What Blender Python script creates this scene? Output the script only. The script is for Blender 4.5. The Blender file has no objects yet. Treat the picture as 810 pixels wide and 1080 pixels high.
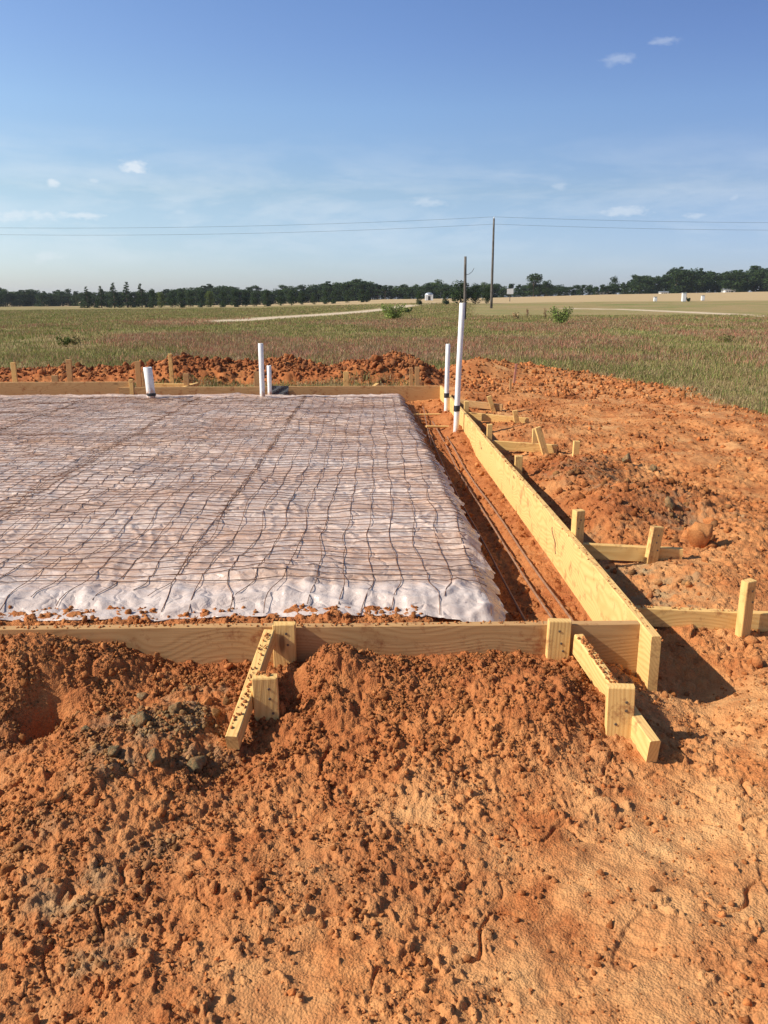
import bpy, bmesh, math, random
import numpy as np
from mathutils import Vector, Matrix, Euler

random.seed(7)
RNG = np.random.default_rng(11)
sc = bpy.context.scene
COL = sc.collection
R = math.radians

# ------------------------------------------------------------------ camera numbers
CAM_H = 1.50
PITCH = R(14.3)
FPX = 881.0            # focal length in pixels of the 810x1080 photograph
SUN_EL, SUN_TRAVEL = R(37), R(10)   # light travels towards +X, turned a little to +Y

# ------------------------------------------------------------------ numpy noise
_g = np.random.default_rng(5)
PERM = _g.permutation(256)
PERM = np.concatenate([PERM, PERM, PERM])
ANG = _g.uniform(0, 2*np.pi, 256)
GX, GY = np.cos(ANG), np.sin(ANG)
RA, RB, RC, RD = (_g.uniform(0, 1, 256) for _ in range(4))

def perlin(x, y, seed=0):
    x = x + seed*17.31; y = y + seed*9.77
    xi = np.floor(x).astype(np.int64); yi = np.floor(y).astype(np.int64)
    xf = x - xi; yf = y - yi
    X = xi & 255; Y = yi & 255
    X1 = (X+1) & 255; Y1 = (Y+1) & 255
    u = xf*xf*xf*(xf*(xf*6-15)+10); v = yf*yf*yf*(yf*(yf*6-15)+10)
    def g(a, b, dx, dy):
        h = PERM[PERM[a]+b]
        return GX[h]*dx + GY[h]*dy
    n00 = g(X, Y, xf, yf); n10 = g(X1, Y, xf-1, yf)
    n01 = g(X, Y1, xf, yf-1); n11 = g(X1, Y1, xf-1, yf-1)
    a = n00 + u*(n10-n00); b = n01 + u*(n11-n01)
    return (a + v*(b-a))*1.5

def fbm(x, y, s, octs=4, seed=0, gain=.5):
    r = 0; a = 1.; f = 1./s
    for i in range(octs):
        r = r + a*perlin(x*f, y*f, seed+i*3.1); a *= gain; f *= 2.03
    return r

def lumps(x, y, cell, prob, seed=0):
    """half buried clods: max over neighbouring cells; prob is an array 0..1"""
    X = x/cell + seed*3.7; Y = y/cell + seed*5.1
    xi = np.floor(X).astype(np.int64); yi = np.floor(Y).astype(np.int64)
    out = np.zeros_like(X)
    for i in (-1, 0, 1):
        for j in (-1, 0, 1):
            a = xi+i; b = yi+j
            h = PERM[PERM[a & 255]+(b & 255)]
            dx = X-(a+RA[h]); dy = Y-(b+RB[h])
            rad = .28+.42*RC[h]
            an = RD[h]*3.14
            ca, sa = np.cos(an), np.sin(an)
            ex = (dx*ca+dy*sa); ey = (-dx*sa+dy*ca)*(1.1+.6*RB[(h*3+5) & 255])
            ax = np.abs(ex); ay = np.abs(ey)
            mm = np.maximum(np.maximum(ax, ay), (ax+ay)*.74)
            on = (RD[(h*7+13) & 255] < prob)
            tl = (RA[(h*5+1) & 255]-.5)*1.1
            hh = np.where(on, np.minimum(rad*(.62+.25*RB[h])+tl*ex, (rad-mm)*1.9), 0)
            out = np.maximum(out, hh)
    return out*cell

def sm(t):
    t = np.clip(t, 0, 1); return t*t*(3-2*t)

def interp(x, xs, ys):
    return np.interp(x, xs, ys)

# ------------------------------------------------------------------ ground shape
TH = .019
def to_uv(x, y): return x + TH*y, y - TH*x
def to_xy(u, v): return u - TH*v, v + TH*u

U_IN, U_OUT = 1.085, 1.123      # long form board, inner / outer face
V_F, V_B = 3.11, 12.6           # outer faces of the front and rear boards
TOP = .24

def A_far(x, y):
    th = x/np.maximum(y, 1.)
    return interp(th, [-.6, -.445, -.15, -.03, 0, .105, .258, .445, .6], [-1.2, -1.2, -.6, .9, 1.4, 1.8, 3.0, 3.8, 4.0])
def terrain(x, y):
    d = np.hypot(x, y)
    return A_far(x, y)*sm((d-60)/250)*(y > 0)

def ue(v):      # edge of the covered fill
    return interp(v, [3, 4, 5, 7, 9, 11, 13], [.545, .575, .59, .565, .53, .48, .46])

def fill_level(u, v):
    """0 in the footing trench .. 1 on the fill"""
    e = ue(v)
    su = sm((e+.16-u)/.2)
    sv = sm((v-3.42)/.55)
    sb = sm((12.5-v)/.3)
    return su*sv*sb

def plateau(u, v):
    return .135 + .020*perlin(u/1.1, v/1.1, 3) + .013*perlin(u/.45, v/.45, 8)

MOUNDS = [  # x, y, height, radius
    (-1.34, 2.93, .17, .20), (-1.05, 3.0, .09, .16), (-1.62, 2.9, .10, .2), (-.19, 2.93, .13, .13), (.02, 2.9, .06, .16), (.35, 2.86, .05, .2),
    (-.72, 2.62, .05, .2), (-.95, 2.35, .05, .25), (-1.20, 2.71, -.14, .072), (-1.23, 2.60, -.05, .09), (-.32, 2.82, -.06, .07),
    (-.50, 2.62, -.06, .13), (-.53, 2.42, -.05, .13),
    (1.27, 3.12, -.09, .17), (1.2, 2.78, -.04, .12), (.62, 2.72, .07, .16), (.45, 2.62, .05, .14), (1.62, 2.75, .05, .3),
    (1.62, 5.7, .15, .38), (1.5, 6.5, .17, .35), (2.1, 5.9, .13, .35), (1.75, 7.1, .15, .4), (2.3, 5.15, .08, .25), (1.45, 5.3, .08, .2),
    (2.05, 5.35, -.09, .12), (1.8, 3.95, .06, .3), (1.7, 4.25, .04, .3), (2.4, 4.2, .05, .4), (2.2, 3.4, .05, .3),
    (1.95, 9.2, .08, .5), (2.1, 12.9, .08, .6), (1.3, 12.9, .08, .5),
    (3.0, 7.4, .05, .7), (3.6, 10.0, .08, 1.0), (2.9, 11.6, .07, .8),
    (2.05, 16.9, .24, .6), (1.55, 16.6, .15, .6), (2.9, 17.3, .18, .8),
]

def grey_patch(x, y):
    g = np.zeros_like(x)
    w = np.maximum(1+1.1*fbm(x, y, .10, 4, 66), .25)
    for cx, cy, r_, s_ in ((-.70, 2.60, .19, 1.), (-.92, 2.62, .11, .8), (-.88, 2.40, .12, .7), (-.80, 1.85, .11, .8), (-.62, 2.03, .08, .8), (-.68, 1.68, .08, .7), (-1.0, 2.1, .08, .5), (-1.45, 2.5, .2, .5),
                           (2.0, 5.45, .30, .8), (1.62, 6.6, .3, .7), (1.75, 6.1, .22, .8), (1.35, 4.45, .22, .9), (1.45, 4.05, .2, .8), (1.25, 5.0, .2, .6)):
        q = ((x-cx)**2+(y-cy)**2)*w/(r_*r_)
        g = np.maximum(g, s_*np.exp(-q*q))
    return g

PRINTS = [(-.27, 1.98, .14, .05, .25), (.10, 2.22, .13, .05, -.35), (.62, 1.70, .13, .045, .9), (1.05, 1.9, .14, .05, 1.4), (.35, 1.55, .14, .05, .3), (1.5, 2.4, .15, .055, 1.3), (1.35, 2.05, .14, .05, 1.7)]

def heap(x, y):
    """long spoil ridge beyond the rear form"""
    c = 15.9 + .35*perlin(x/2.2, x*0, 31)
    top = interp(x, [-20, -9, -7.4, -6, -5, -3.9, -3, -2, -1, -.35, .2, .55, .9, 1.2],
                    [.15, .15, .12, .16, .20, .38, .30, .31, .22, .37, .43, .34, .14, 0])
    w = 1.0 + .25*perlin(x/1.3, x*0, 12)
    return top*np.exp(-((y-c)/w)**4)*(1+.3*perlin(x/.9, y/.9, 5))

def grass_mask(x, y):
    yb = interp(x, [-12, -6, .8, 1.6, 2.9, 4.3, 4.8], [17.2, 17.0, 17.2, 17.6, 18.4, 17.5, 15.5])
    n = fbm(x, y, 2.2, 3, 40)*1.3
    a = sm((y-yb)/1.2 + .5 + n*.5)
    b = sm((x-(4.75+.03*(17-y)))/.9 + .5 + n*.6)*(y > 3)
    c = .65*sm((y-13.1)/.7)*sm((1.0-x)/1.0)*sm((15.0-y)/.4)*sm(.5+n*1.4)
    return np.maximum(np.maximum(a, b), c)

def rough_mask(x, y, u, v):
    """how crumbly: 1 = loose clods, 0 = trodden"""
    m = .35 - .13*sm((2.55-y)/.4) + .50*fbm(x, y, .7, 3, 21)
    bank = sm(1.25-(V_F-v)/1.0)*(v < V_F)*sm((1.0-u)/.25)
    m = np.maximum(m, bank*.95)
    m = m + .26*sm((.2-x)/1.0)*(y < 3)
    m = m + .5*np.exp(-((x-1.75)/.6)**2-((y-6.1)/1.5)**2)
    m = m - .3*sm((x-.35)/.5)*sm((2.75-y)/.3)
    m = m*(1-.20*sm((2.6-y)/.5)*sm((x+.5)/.6))
    m = m + .8*(heap(x, y) > .05)
    return np.clip(m, 0, 1)

def height(x, y, detail=True):
    x = np.asarray(x, float); y = np.asarray(y, float)
    u, v = to_uv(x, y)
    d = np.hypot(x, y)
    near = sm((30-d)/12)
    inside = (u < U_OUT-.02) & (v > V_F+.02) & (v < V_B)
    # outside
    z = terrain(x, y)
    z = z + near*(.030*fbm(x, y, 1.6, 3, 2) + .018*fbm(x, y, .5, 3, 7))
    z = z + .075*sm(1-(V_F-v)/1.0)*(v <= V_F+.1)*sm((U_OUT-u)/.2)
    z = z + .05*sm((u-1.25)/.5)*sm((v-4)/1.5)*sm((11-v)/2)*near
    for mx, my, mh, mr in MOUNDS:
        q = ((x-mx)**2+(y-my)**2)/(mr*mr)
        z = z + np.where(q < 8, mh*np.exp(-q), 0)
    z = z + heap(x, y)
    # wheel ruts on the right
    ru = x - 3.35 - .10*(y-8) + .3*perlin(y/5, y*0, 4)
    for off in (0, .38, 1.45, 1.85):
        z = z - near*.022*np.exp(-((ru-off)/.13)**2)*sm((y-4)/2)*sm((16-y)/3)
        z = z + near*.014*np.exp(-((ru-off-.22)/.1)**2)*sm((y-4)/2)*sm((16-y)/3)
    g = grass_mask(x, y)
    # inside the form
    fl = fill_level(u, v)
    lip = sm((3.9-v)/.3)*sm((.50-u)/.25)
    tr = interp(v, [3.1, 3.6, 8.0, 9.0, 12.6], [-.10, -.13, -.12, -.03, -.02]) + .07*sm((u-.82)/.22) + .02*fbm(x, y, .35, 3, 9)
    tr = tr*(1-lip) + lip*(.105+.018*fbm(x, y, .3, 3, 19))
    zi = tr*(1-fl) + plateau(u, v)*fl
    z = np.where(inside, zi, z)
    if detail:
        msk = (d < 24)
        xs = x[msk]; ys = y[msk]
        if xs.size:
            us, vs = u[msk], v[msk]
            ins = inside[msk]
            wx = xs + .020*perlin(xs/.05, ys/.05, 51) + .008*perlin(xs/.018, ys/.018, 53)
            wy = ys + .020*perlin(xs/.05, ys/.05, 52) + .008*perlin(xs/.018, ys/.018, 54)
            rm = rough_mask(xs, ys, us, vs)
            rm = np.where(ins, .45, rm)
            rr = np.clip(rm+.35*fbm(xs, ys, .3, 2, 61), 0, 1)
            hp = (heap(xs, ys) > .06)
            dz = lumps(wx, wy, .034, rr*.9, 1)*.8
            dz = np.maximum(dz, lumps(wx, wy, .06, rr*(.62-.22*sm((2.6-ys)/.4)), 2)*.70)
            dz = np.maximum(dz, lumps(wx+.3, wy, .021, np.clip(rr*1.4, 0, 1), 8)*.8)
            dz = np.maximum(dz, lumps(wx, wy, .12, np.clip(rr-.35, 0, 1)*.38, 3)*.5)
            dz = dz + lumps(wx, wy, .26, np.where(hp, .8, np.clip(rr-.6, 0, 1)*.35), 4)*.45
            far = sm((14-d[msk])/6)
            dz = dz*(.35+.65*far) + np.where(hp, 1, .25)*(1-far)*.3*lumps(wx, wy, .3, rr, 6)
            # ridges of pushed soil
            pq = np.abs(perlin(xs/.40+.35*perlin(xs/.15, ys/.15, 72), ys/.34+.35*perlin(xs/.15, ys/.15, 73), 71))
            dz = dz - .020*np.maximum(1-pq/.035, 0)*sm(.35+fbm(xs, ys, .5, 2, 75)*1.5)
            dz = dz + .005*np.abs(perlin(xs/.022, ys/.022, 76))*(.4+rm)
            for fx, fy, fl_, fw, fa in PRINTS:
                ca, sa = math.cos(fa), math.sin(fa)
                ex = ((xs-fx)*ca+(ys-fy)*sa)/fl_; ey = (-(xs-fx)*sa+(ys-fy)*ca)/fw
                q = ex*ex+ey*ey
                kk = sm((1.15-q)/.3)
                dz = dz*(1-.75*kk) - .007*kk + .0016*kk*np.sin(ex*26+3*perlin(xs/.06, ys/.06, 5))
            dz = dz + .006*fbm(xs, ys, .07, 3, 33)
            fi = np.where(ins, 1-fill_level(us, vs)*.85, 1.)
            gg = 1-.8*g[msk]
            zz = z.copy()
            zz[msk] = z[msk] + dz*fi*gg
            z = zz
    return z

def h1(x, y):
    return float(height(np.array([x]), np.array([y]), True)[0])
def h0(x, y):
    return float(height(np.array([x]), np.array([y]), False)[0])

def ray(px, py):
    a = (px-405)/FPX; b = (540-py)/FPX
    return Vector((a, math.cos(PITCH)+b*math.sin(PITCH), -math.sin(PITCH)+b*math.cos(PITCH)))
def P(px, py, z=None):
    """where the line through this direction meets height z, or the terrain"""
    r = ray(px, py)
    if z is not None:
        t = (z-CAM_H)/r.z
        return Vector((r.x*t, r.y*t, z))
    t = 5.
    while t < 900:
        x, y, zz = r.x*t, r.y*t, CAM_H+r.z*t
        if zz < float(terrain(np.array([x]), np.array([y]))[0]): break
        t *= 1.004
    return Vector((r.x*t, r.y*t, zz))
def at(px, py, Y):
    """point at distance Y in that direction"""
    r = ray(px, py); t = Y/r.y
    return Vector((r.x*t, Y, CAM_H+r.z*t))

# ------------------------------------------------------------------ mesh helpers
def tag(o, label=None, cat=None, group=None, kind=None):
    if label: o['label'] = label
    if cat: o['category'] = cat
    if group: o['group'] = group
    if kind: o['kind'] = kind
    return o

def np_mesh(name, verts, faces, mat=None, cols=None, smooth=False, parent=None, attrs=None):
    me = bpy.data.meshes.new(name)
    verts = np.asarray(verts, np.float32)
    flist = faces if isinstance(faces, (list, tuple)) else [faces]
    flist = [np.asarray(f, np.int32) for f in flist if len(f)]
    nl = sum(f.size for f in flist); nf = sum(len(f) for f in flist)
    me.vertices.add(len(verts)); me.loops.add(nl); me.polygons.add(nf)
    me.vertices.foreach_set('co', verts.ravel())
    me.loops.foreach_set('vertex_index', np.concatenate([f.ravel() for f in flist]))
    st = []; base = 0
    for f in flist:
        st.append(base+np.arange(len(f))*f.shape[1]); base += f.size
    me.polygons.foreach_set('loop_start', np.concatenate(st).astype(np.int32))
    if smooth:
        me.polygons.foreach_set('use_smooth', np.ones(nf, bool))
    me.update(calc_edges=True)
    for an, cc in ([('Col', cols)] if cols is not None else []) + list((attrs or {}).items()):
        ca = me.color_attributes.new(an, 'FLOAT_COLOR', 'POINT')
        c4 = np.ones((len(verts), 4), np.float32); c4[:, :cc.shape[1]] = cc
        ca.data.foreach_set('color', c4.ravel())
    if mat: me.materials.append(mat)
    o = bpy.data.objects.new(name, me); COL.objects.link(o)
    if parent: o.parent = parent
    return o

def bm_obj(name, bm, mat, parent=None, smooth=False):
    me = bpy.data.meshes.new(name); bm.to_mesh(me); bm.free()
    if smooth:
        for p in me.polygons: p.use_smooth = True
    if mat: me.materials.append(mat)
    o = bpy.data.objects.new(name, me); COL.objects.link(o)
    if parent: o.parent = parent
    return o

def empty(name, loc, rz=0):
    o = bpy.data.objects.new(name, None); COL.objects.link(o)
    o.location = loc; o.rotation_euler = (0, 0, rz); o.empty_display_size = .2
    return o

def copy_tree(o):
    c = o.copy(); COL.objects.link(c)
    for ch in [k for k in bpy.data.objects if k.parent == o]:
        d = ch.copy(); COL.objects.link(d); d.parent = c
    return c

def grid_faces(nr, nc, off=0):
    i = np.arange(nr-1)[:, None]*nc + np.arange(nc-1)[None, :]
    i = i.ravel()+off
    return np.stack([i, i+1, i+nc+1, i+nc], 1)

def tubes(paths, rad, sides=4):
    """list of (n,3) arrays -> verts, quads (round bars along every path)"""
    V = []; F = []; off = 0
    for p, r in zip(paths, rad if hasattr(rad, '__len__') else [rad]*len(paths)):
        p = np.asarray(p, float); n = len(p)
        t = np.gradient(p, axis=0); t /= np.linalg.norm(t, axis=1)[:, None]+1e-9
        ref = np.where(np.abs(t[:, 2:3]) > .9, [[1., 0, 0]], [[0, 0, 1.]])
        a = np.cross(t, ref); a /= np.linalg.norm(a, axis=1)[:, None]
        b = np.cross(t, a)
        k = np.arange(sides)*2*np.pi/sides + .4
        ring = p[:, None, :] + r*(np.cos(k)[None, :, None]*a[:, None, :]+np.sin(k)[None, :, None]*b[:, None, :])
        V.append(ring.reshape(-1, 3))
        i = (np.arange(n-1)[:, None]*sides+np.arange(sides)[None, :])
        j = (np.arange(n-1)[:, None]*sides+((np.arange(sides)+1) % sides)[None, :])
        F.append(np.stack([i, j, j+sides, i+sides], -1).reshape(-1, 4)+off)
        off += n*sides
    return np.concatenate(V), np.concatenate(F)

# ------------------------------------------------------------------ materials
def new_mat(name):
    m = bpy.data.materials.new(name); m.use_nodes = True
    nt = m.node_tree; nt.nodes.clear()
    out = nt.nodes.new('ShaderNodeOutputMaterial'); b = nt.nodes.new('ShaderNodeBsdfPrincipled')
    nt.links.new(b.outputs[0], out.inputs[0])
    b.inputs['Roughness'].default_value = .8
    return m, nt, b

class N:
    def __init__(s, nt): s.nt = nt
    def lk(s, a, b): s.nt.links.new(a, b)
    def setin(s, sock, v):
        if hasattr(v, 'is_linked') or hasattr(v, 'links'): s.lk(v, sock)
        elif v is not None: sock.default_value = v
    def noise(s, vec, scale, detail=4, rough=.5, dist=0):
        n = s.nt.nodes.new('ShaderNodeTexNoise'); s.setin(n.inputs['Vector'], vec)
        n.inputs['Scale'].default_value = scale; n.inputs['Detail'].default_value = detail
        n.inputs['Roughness'].default_value = rough; n.inputs['Distortion'].default_value = dist
        return n.outputs[0]
    def nt_noise_col(s, vec, scale):
        n = s.nt.nodes.new('ShaderNodeTexNoise'); s.lk(vec, n.inputs['Vector']); n.inputs['Scale'].default_value = scale
        return n.outputs[1]
    def voro(s, vec, scale, feat='F1', out=0):
        n = s.nt.nodes.new('ShaderNodeTexVoronoi'); s.setin(n.inputs['Vector'], vec)
        n.inputs['Scale'].default_value = scale; n.feature = feat
        return n.outputs[out]
    def math(s, op, a, b=None, c=None, clamp=False):
        n = s.nt.nodes.new('ShaderNodeMath'); n.operation = op; n.use_clamp = clamp
        s.setin(n.inputs[0], a)
        if b is not None: s.setin(n.inputs[1], b)
        if c is not None: s.setin(n.inputs[2], c)
        return n.outputs[0]
    def vmath(s, op, a, b=None):
        n = s.nt.nodes.new('ShaderNodeVectorMath'); n.operation = op
        s.setin(n.inputs[0], a)
        if b is not None: s.setin(n.inputs[1], b)
        return n.outputs[0]
    def ramp(s, fac, stops):
        n = s.nt.nodes.new('ShaderNodeValToRGB'); s.setin(n.inputs[0], fac)
        e = n.color_ramp.elements
        while len(e) < len(stops): e.new(.5)
        for k, (p, c) in enumerate(stops):
            e[k].position = p; e[k].color = (*c, 1) if len(c) == 3 else c
        return n.outputs[0]
    def mix(s, fac, a, b, mode='MIX'):
        n = s.nt.nodes.new('ShaderNodeMix'); n.data_type = 'RGBA'; n.blend_type = mode
        s.setin(n.inputs[0], fac)
        for k, v in ((6, a), (7, b)):
            if isinstance(v, tuple): n.inputs[k].default_value = (*v, 1) if len(v) == 3 else v
            else: s.lk(v, n.inputs[k])
        return n.outputs[2]
    def maprange(s, v, a, b, c=0., d=1.):
        n = s.nt.nodes.new('ShaderNodeMapRange'); s.setin(n.inputs[0], v)
        for k, q in zip((1, 2, 3, 4), (a, b, c, d)): n.inputs[k].default_value = q
        return n.outputs[0]
    def bump(s, h, dist, strength=1., nrm=None):
        n = s.nt.nodes.new('ShaderNodeBump'); s.setin(n.inputs['Height'], h)
        n.inputs['Distance'].default_value = dist; n.inputs['Strength'].default_value = strength
        if nrm is not None: s.lk(nrm, n.inputs['Normal'])
        return n.outputs[0]
    def coord(s, k='Object'):
        return s.nt.nodes.new('ShaderNodeTexCoord').outputs[k]
    def geo(s, k='Position'):
        return s.nt.nodes.new('ShaderNodeNewGeometry').outputs[k]
    def attr(s, name, out=0):
        n = s.nt.nodes.new('ShaderNodeAttribute'); n.attribute_name = name
        return n.outputs[out]
    def mapping(s, vec, scale=(1, 1, 1), loc=(0, 0, 0)):
        n = s.nt.nodes.new('ShaderNodeMapping'); s.lk(vec, n.inputs[0])
        n.inputs['Scale'].default_value = scale; n.inputs['Location'].default_value = loc
        return n.outputs[0]
    def sep(s, v):
        n = s.nt.nodes.new('ShaderNodeSeparateXYZ'); s.lk(v, n.inputs[0]); return n.outputs
    def comb(s, x, y, z):
        n = s.nt.nodes.new('ShaderNodeCombineXYZ')
        for k, v in enumerate((x, y, z)): s.setin(n.inputs[k], v)
        return n.outputs[0]

SOIL_STOPS = [(.25, (.24, .073, .025)), (.42, (.40, .140, .047)), (.56, (.54, .222, .077)), (.75, (.67, .345, .14))]

def soil_colour(n, pos):
    a = n.noise(pos, 1.1, 5, .6)
    b = n.noise(pos, 14., 6, .65)
    f = n.math('ADD', n.math('MULTIPLY', a, .55), n.math('MULTIPLY', b, .45))
    c = n.ramp(f, SOIL_STOPS)
    g = n.noise(pos, 120., 3, .6)
    c = n.mix(.55, c, n.ramp(g, [(.3, (.30, .27, .25)), (.7, (.74, .70, .64))]), 'OVERLAY')
    return c

# ground
def mat_ground():
    m, nt, b = new_mat('soil_and_field'); n = N(nt)
    pos = n.geo('Position')
    c = soil_colour(n, pos)
    z1 = n.sep(n.attr('Zone')); grass, tan, road = z1[0], z1[1], z1[2]
    z2 = n.sep(n.attr('Tone')); grey, moist, dust = z2[0], z2[1], z2[2]
    gn = n.noise(pos, 9., 5, .65)
    gm = n.math('MULTIPLY', grey, n.maprange(gn, .42, .6), clamp=True)
    c = n.mix(gm, c, n.mix(n.noise(pos, 60, 3), (.20, .155, .085), (.36, .29, .17)))
    c = n.mix(n.math('MULTIPLY', moist, .75), c, n.mix(.62, c, (.20, .050, .020)))
    dn = n.noise(pos, 3.5, 5, .6)
    c = n.mix(n.math('MULTIPLY', dust, n.maprange(dn, .35, .7), clamp=True), c, (.68, .38, .16))
    # field colours
    sp = n.mapping(pos, (.12, .35, 1))
    fn = n.noise(sp, 1.0, 6, .6)
    gc = n.ramp(fn, [(.3, (.15, .17, .055)), (.45, (.23, .21, .08)), (.54, (.33, .23, .12)), (.7, (.21, .20, .07))])
    sv = n.noise(pos, 7., 5, .7)
    gc = n.mix(.6, gc, n.ramp(sv, [(.3, (.3, .3, .25)), (.7, (.75, .72, .65))]), 'OVERLAY')
    c = n.mix(grass, c, gc)
    mown = n.math('MULTIPLY', n.maprange(n.sep(pos)[1], 68., 88.), n.maprange(n.sep(pos)[0], -2., 12.))
    gc = n.mix(mown, gc, n.mix(fn, (.125, .195, .045), (.20, .235, .07)))
    tc = n.mix(n.noise(sp, 2.2, 5), (.40, .28, .14), (.50, .37, .20))
    c = n.mix(tan, c, tc)
    c = n.mix(road, c, (.58, .46, .32))
    nt.links.new(c, b.inputs['Base Color'])
    b.inputs['Roughness'].default_value = .95
    b.inputs['Specular IOR Level'].default_value = .12
    wp = n.vmath('ADD', pos, n.vmath('MULTIPLY', n.nt_noise_col(pos, 40.), (.006, .006, .006)))
    h = n.math('ADD', n.math('MULTIPLY', n.noise(pos, 90., 6, .7), .6), n.math('MULTIPLY', n.voro(wp, 150.), -.35))
    h = n.math('ADD', h, n.math('MULTIPLY', n.noise(pos, 28., 4, .6), .5))
    nb = n.bump(h, .016, .7)
    nt.links.new(nb, b.inputs['Normal'])
    return m

def mat_clod():
    m, nt, b = new_mat('soil_clod'); n = N(nt)
    pos = n.geo('Position')
    c = soil_colour(n, pos)
    c = n.mix(1., c, n.attr('Col'), 'MULTIPLY')
    nt.links.new(c, b.inputs['Base Color'])
    b.inputs['Roughness'].default_value = .95; b.inputs['Specular IOR Level'].default_value = .12
    h = n.noise(pos, 130., 5, .7)
    nt.links.new(n.bump(h, .010, .7), b.inputs['Normal'])
    return m

def mat_clay():
    m, nt, b = new_mat('grey_clay'); n = N(nt)
    pos = n.geo('Position')
    c = n.ramp(n.noise(pos, 30., 6, .65), [(.32, (.12, .085, .04)), (.45, (.28, .21, .105)), (.54, (.42, .22, .09)), (.70, (.44, .35, .20))])
    nt.links.new(c, b.inputs['Base Color'])
    b.inputs['Roughness'].default_value = .9; b.inputs['Specular IOR Level'].default_value = .2
    nt.links.new(n.bump(n.noise(pos, 70., 7, .75), .025, 1.), b.inputs['Normal'])
    return m

def mat_wood(name, light=(.82, .54, .205), dark=(.60, .33, .10), dirt=.36):
    m, nt, b = new_mat(name); n = N(nt)
    oi = nt.nodes.new('ShaderNodeObjectInfo')
    rnd = oi.outputs['Random']
    oc = n.coord('Object')
    off = n.comb(n.math('MULTIPLY', rnd, 37.), n.math('MULTIPLY', rnd, 11.), n.math('MULTIPLY', rnd, 5.))
    p = n.vmath('ADD', oc, off)
    s = n.sep(oc)
    # true growth rings: distance from a pith line that wanders along the board
    w1 = n.noise(n.mapping(p, (1.1, 3., 3.)), 1.0, 2, .5)
    w2 = n.noise(n.mapping(p, (1.3, 2., 2.), (9, 3, 1)), 1.0, 2, .5)
    yy = n.math('ADD', s[1], n.math('MULTIPLY_ADD', w1, .20, n.math('MULTIPLY_ADD', rnd, .05, -.03)))
    zz = n.math('ADD', s[2], n.math('MULTIPLY_ADD', w2, .34, -.17))
    rr = n.math('SQRT', n.math('ADD', n.math('MULTIPLY', yy, yy), n.math('MULTIPLY', zz, zz)))
    # knots
    kv = n.nt.nodes.new('ShaderNodeTexVoronoi'); n.lk(n.mapping(p, (1.9, 6., 7.)), kv.inputs['Vector']); kv.inputs['Scale'].default_value = 1.
    kd = kv.outputs['Distance']
    kn = n.maprange(kd, .07, .30, 1., 0.)
    rr = n.math('ADD', rr, n.math('MULTIPLY', n.math('POWER', kn, 2.), .018))
    ring = n.math('SINE', n.math('MULTIPLY', rr, 430.))
    ring = n.math('MULTIPLY_ADD', ring, .5, .5)
    ring = n.math('POWER', ring, 1.6)
    fine = n.noise(n.mapping(p, (4., 160., 160.)), 1., 4, .6)
    f = n.math('ADD', n.math('MULTIPLY', ring, .42), n.math('MULTIPLY', fine, .5), clamp=True)
    c = n.mix(f, light, dark)
    c = n.mix(n.math('MULTIPLY', n.maprange(kd, .05, .10, 1., 0.), .8), c, (.13, .05, .02))
    # tone of each board and splashed mud
    c = n.mix(n.math('MULTIPLY', rnd, .35), c, n.mix(.4, c, (.60, .42, .20)))
    gp = n.geo('Position')
    mud = n.noise(gp, 9., 7, .75)
    c = n.mix(n.math('MULTIPLY', n.maprange(mud, .54, .68), dirt*2.4, clamp=True), c, (.30, .115, .045))
    nt.links.new(c, b.inputs['Base Color'])
    b.inputs['Roughness'].default_value = .75; b.inputs['Specular IOR Level'].default_value = .15
    nt.links.new(n.bump(n.math('ADD', fine, n.math('MULTIPLY', ring, .3)), .0015, .5), b.inputs['Normal'])
    return m

def mat_sheet():
    m, nt, b = new_mat('poly_sheeting'); n = N(nt)
    pos = n.geo('Position')
    a = n.noise(n.mapping(pos, (.8, 1.3, 1)), 1.1, 5, .65)
    d = n.noise(n.mapping(pos, (1, 2.2, 1)), 7., 6, .75, .6)
    f = n.math('ADD', n.math('MULTIPLY', a, .5), n.math('MULTIPLY', d, .5))
    c = n.ramp(f, [(.34, (.70, .58, .49)), (.47, (.66, .51, .42)), (.57, (.57, .385, .28)), (.68, (.50, .28, .17))])
    # red mud dragged over the film
    mu = n.noise(n.mapping(pos, (1.0, 3.0, 1)), 3.2, 8, .8, .8)
    c = n.mix(n.maprange(mu, .50, .66, 0., .75), c, (.44, .22, .12))
    mu2 = n.noise(n.mapping(pos, (.45, 1.3, 1)), .9, 7, .72, .5)
    c = n.mix(n.maprange(mu2, .50, .62, 0., .55), c, (.42, .245, .15))
    sp = n.voro(pos, 21.)
    c = n.mix(n.maprange(sp, .05, .12, .7, 0.), c, (.34, .14, .07))
    edge = n.attr('Col')
    c = n.mix(n.math('MULTIPLY', n.sep(edge)[0], .7), c, (.60, .52, .47))
    nt.links.new(c, b.inputs['Base Color'])
    nt.links.new(n.maprange(mu, .4, .65, .20, .5), b.inputs['Roughness'])
    b.inputs['Specular IOR Level'].default_value = .45
    b.inputs['Transmission Weight'].default_value = 0.
    h = n.math('ADD', n.noise(n.mapping(pos, (1, 1, 1)), 16., 5, .6, 1.2), n.math('MULTIPLY', n.noise(pos, 55., 3, .6, .8), .3))
    cre = n.voro(n.vmath('ADD', n.mapping(pos, (5.5, 8., 4.)), n.vmath('MULTIPLY', n.nt_noise_col(pos, 6.), (1.6, 1.6, 1.6))), 1., 'DISTANCE_TO_EDGE')
    nb1 = n.bump(n.maprange(cre, 0., .16), .006, .8)
    nt.links.new(n.bump(h, .012, .5, nb1), b.inputs['Normal'])
    return m

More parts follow.
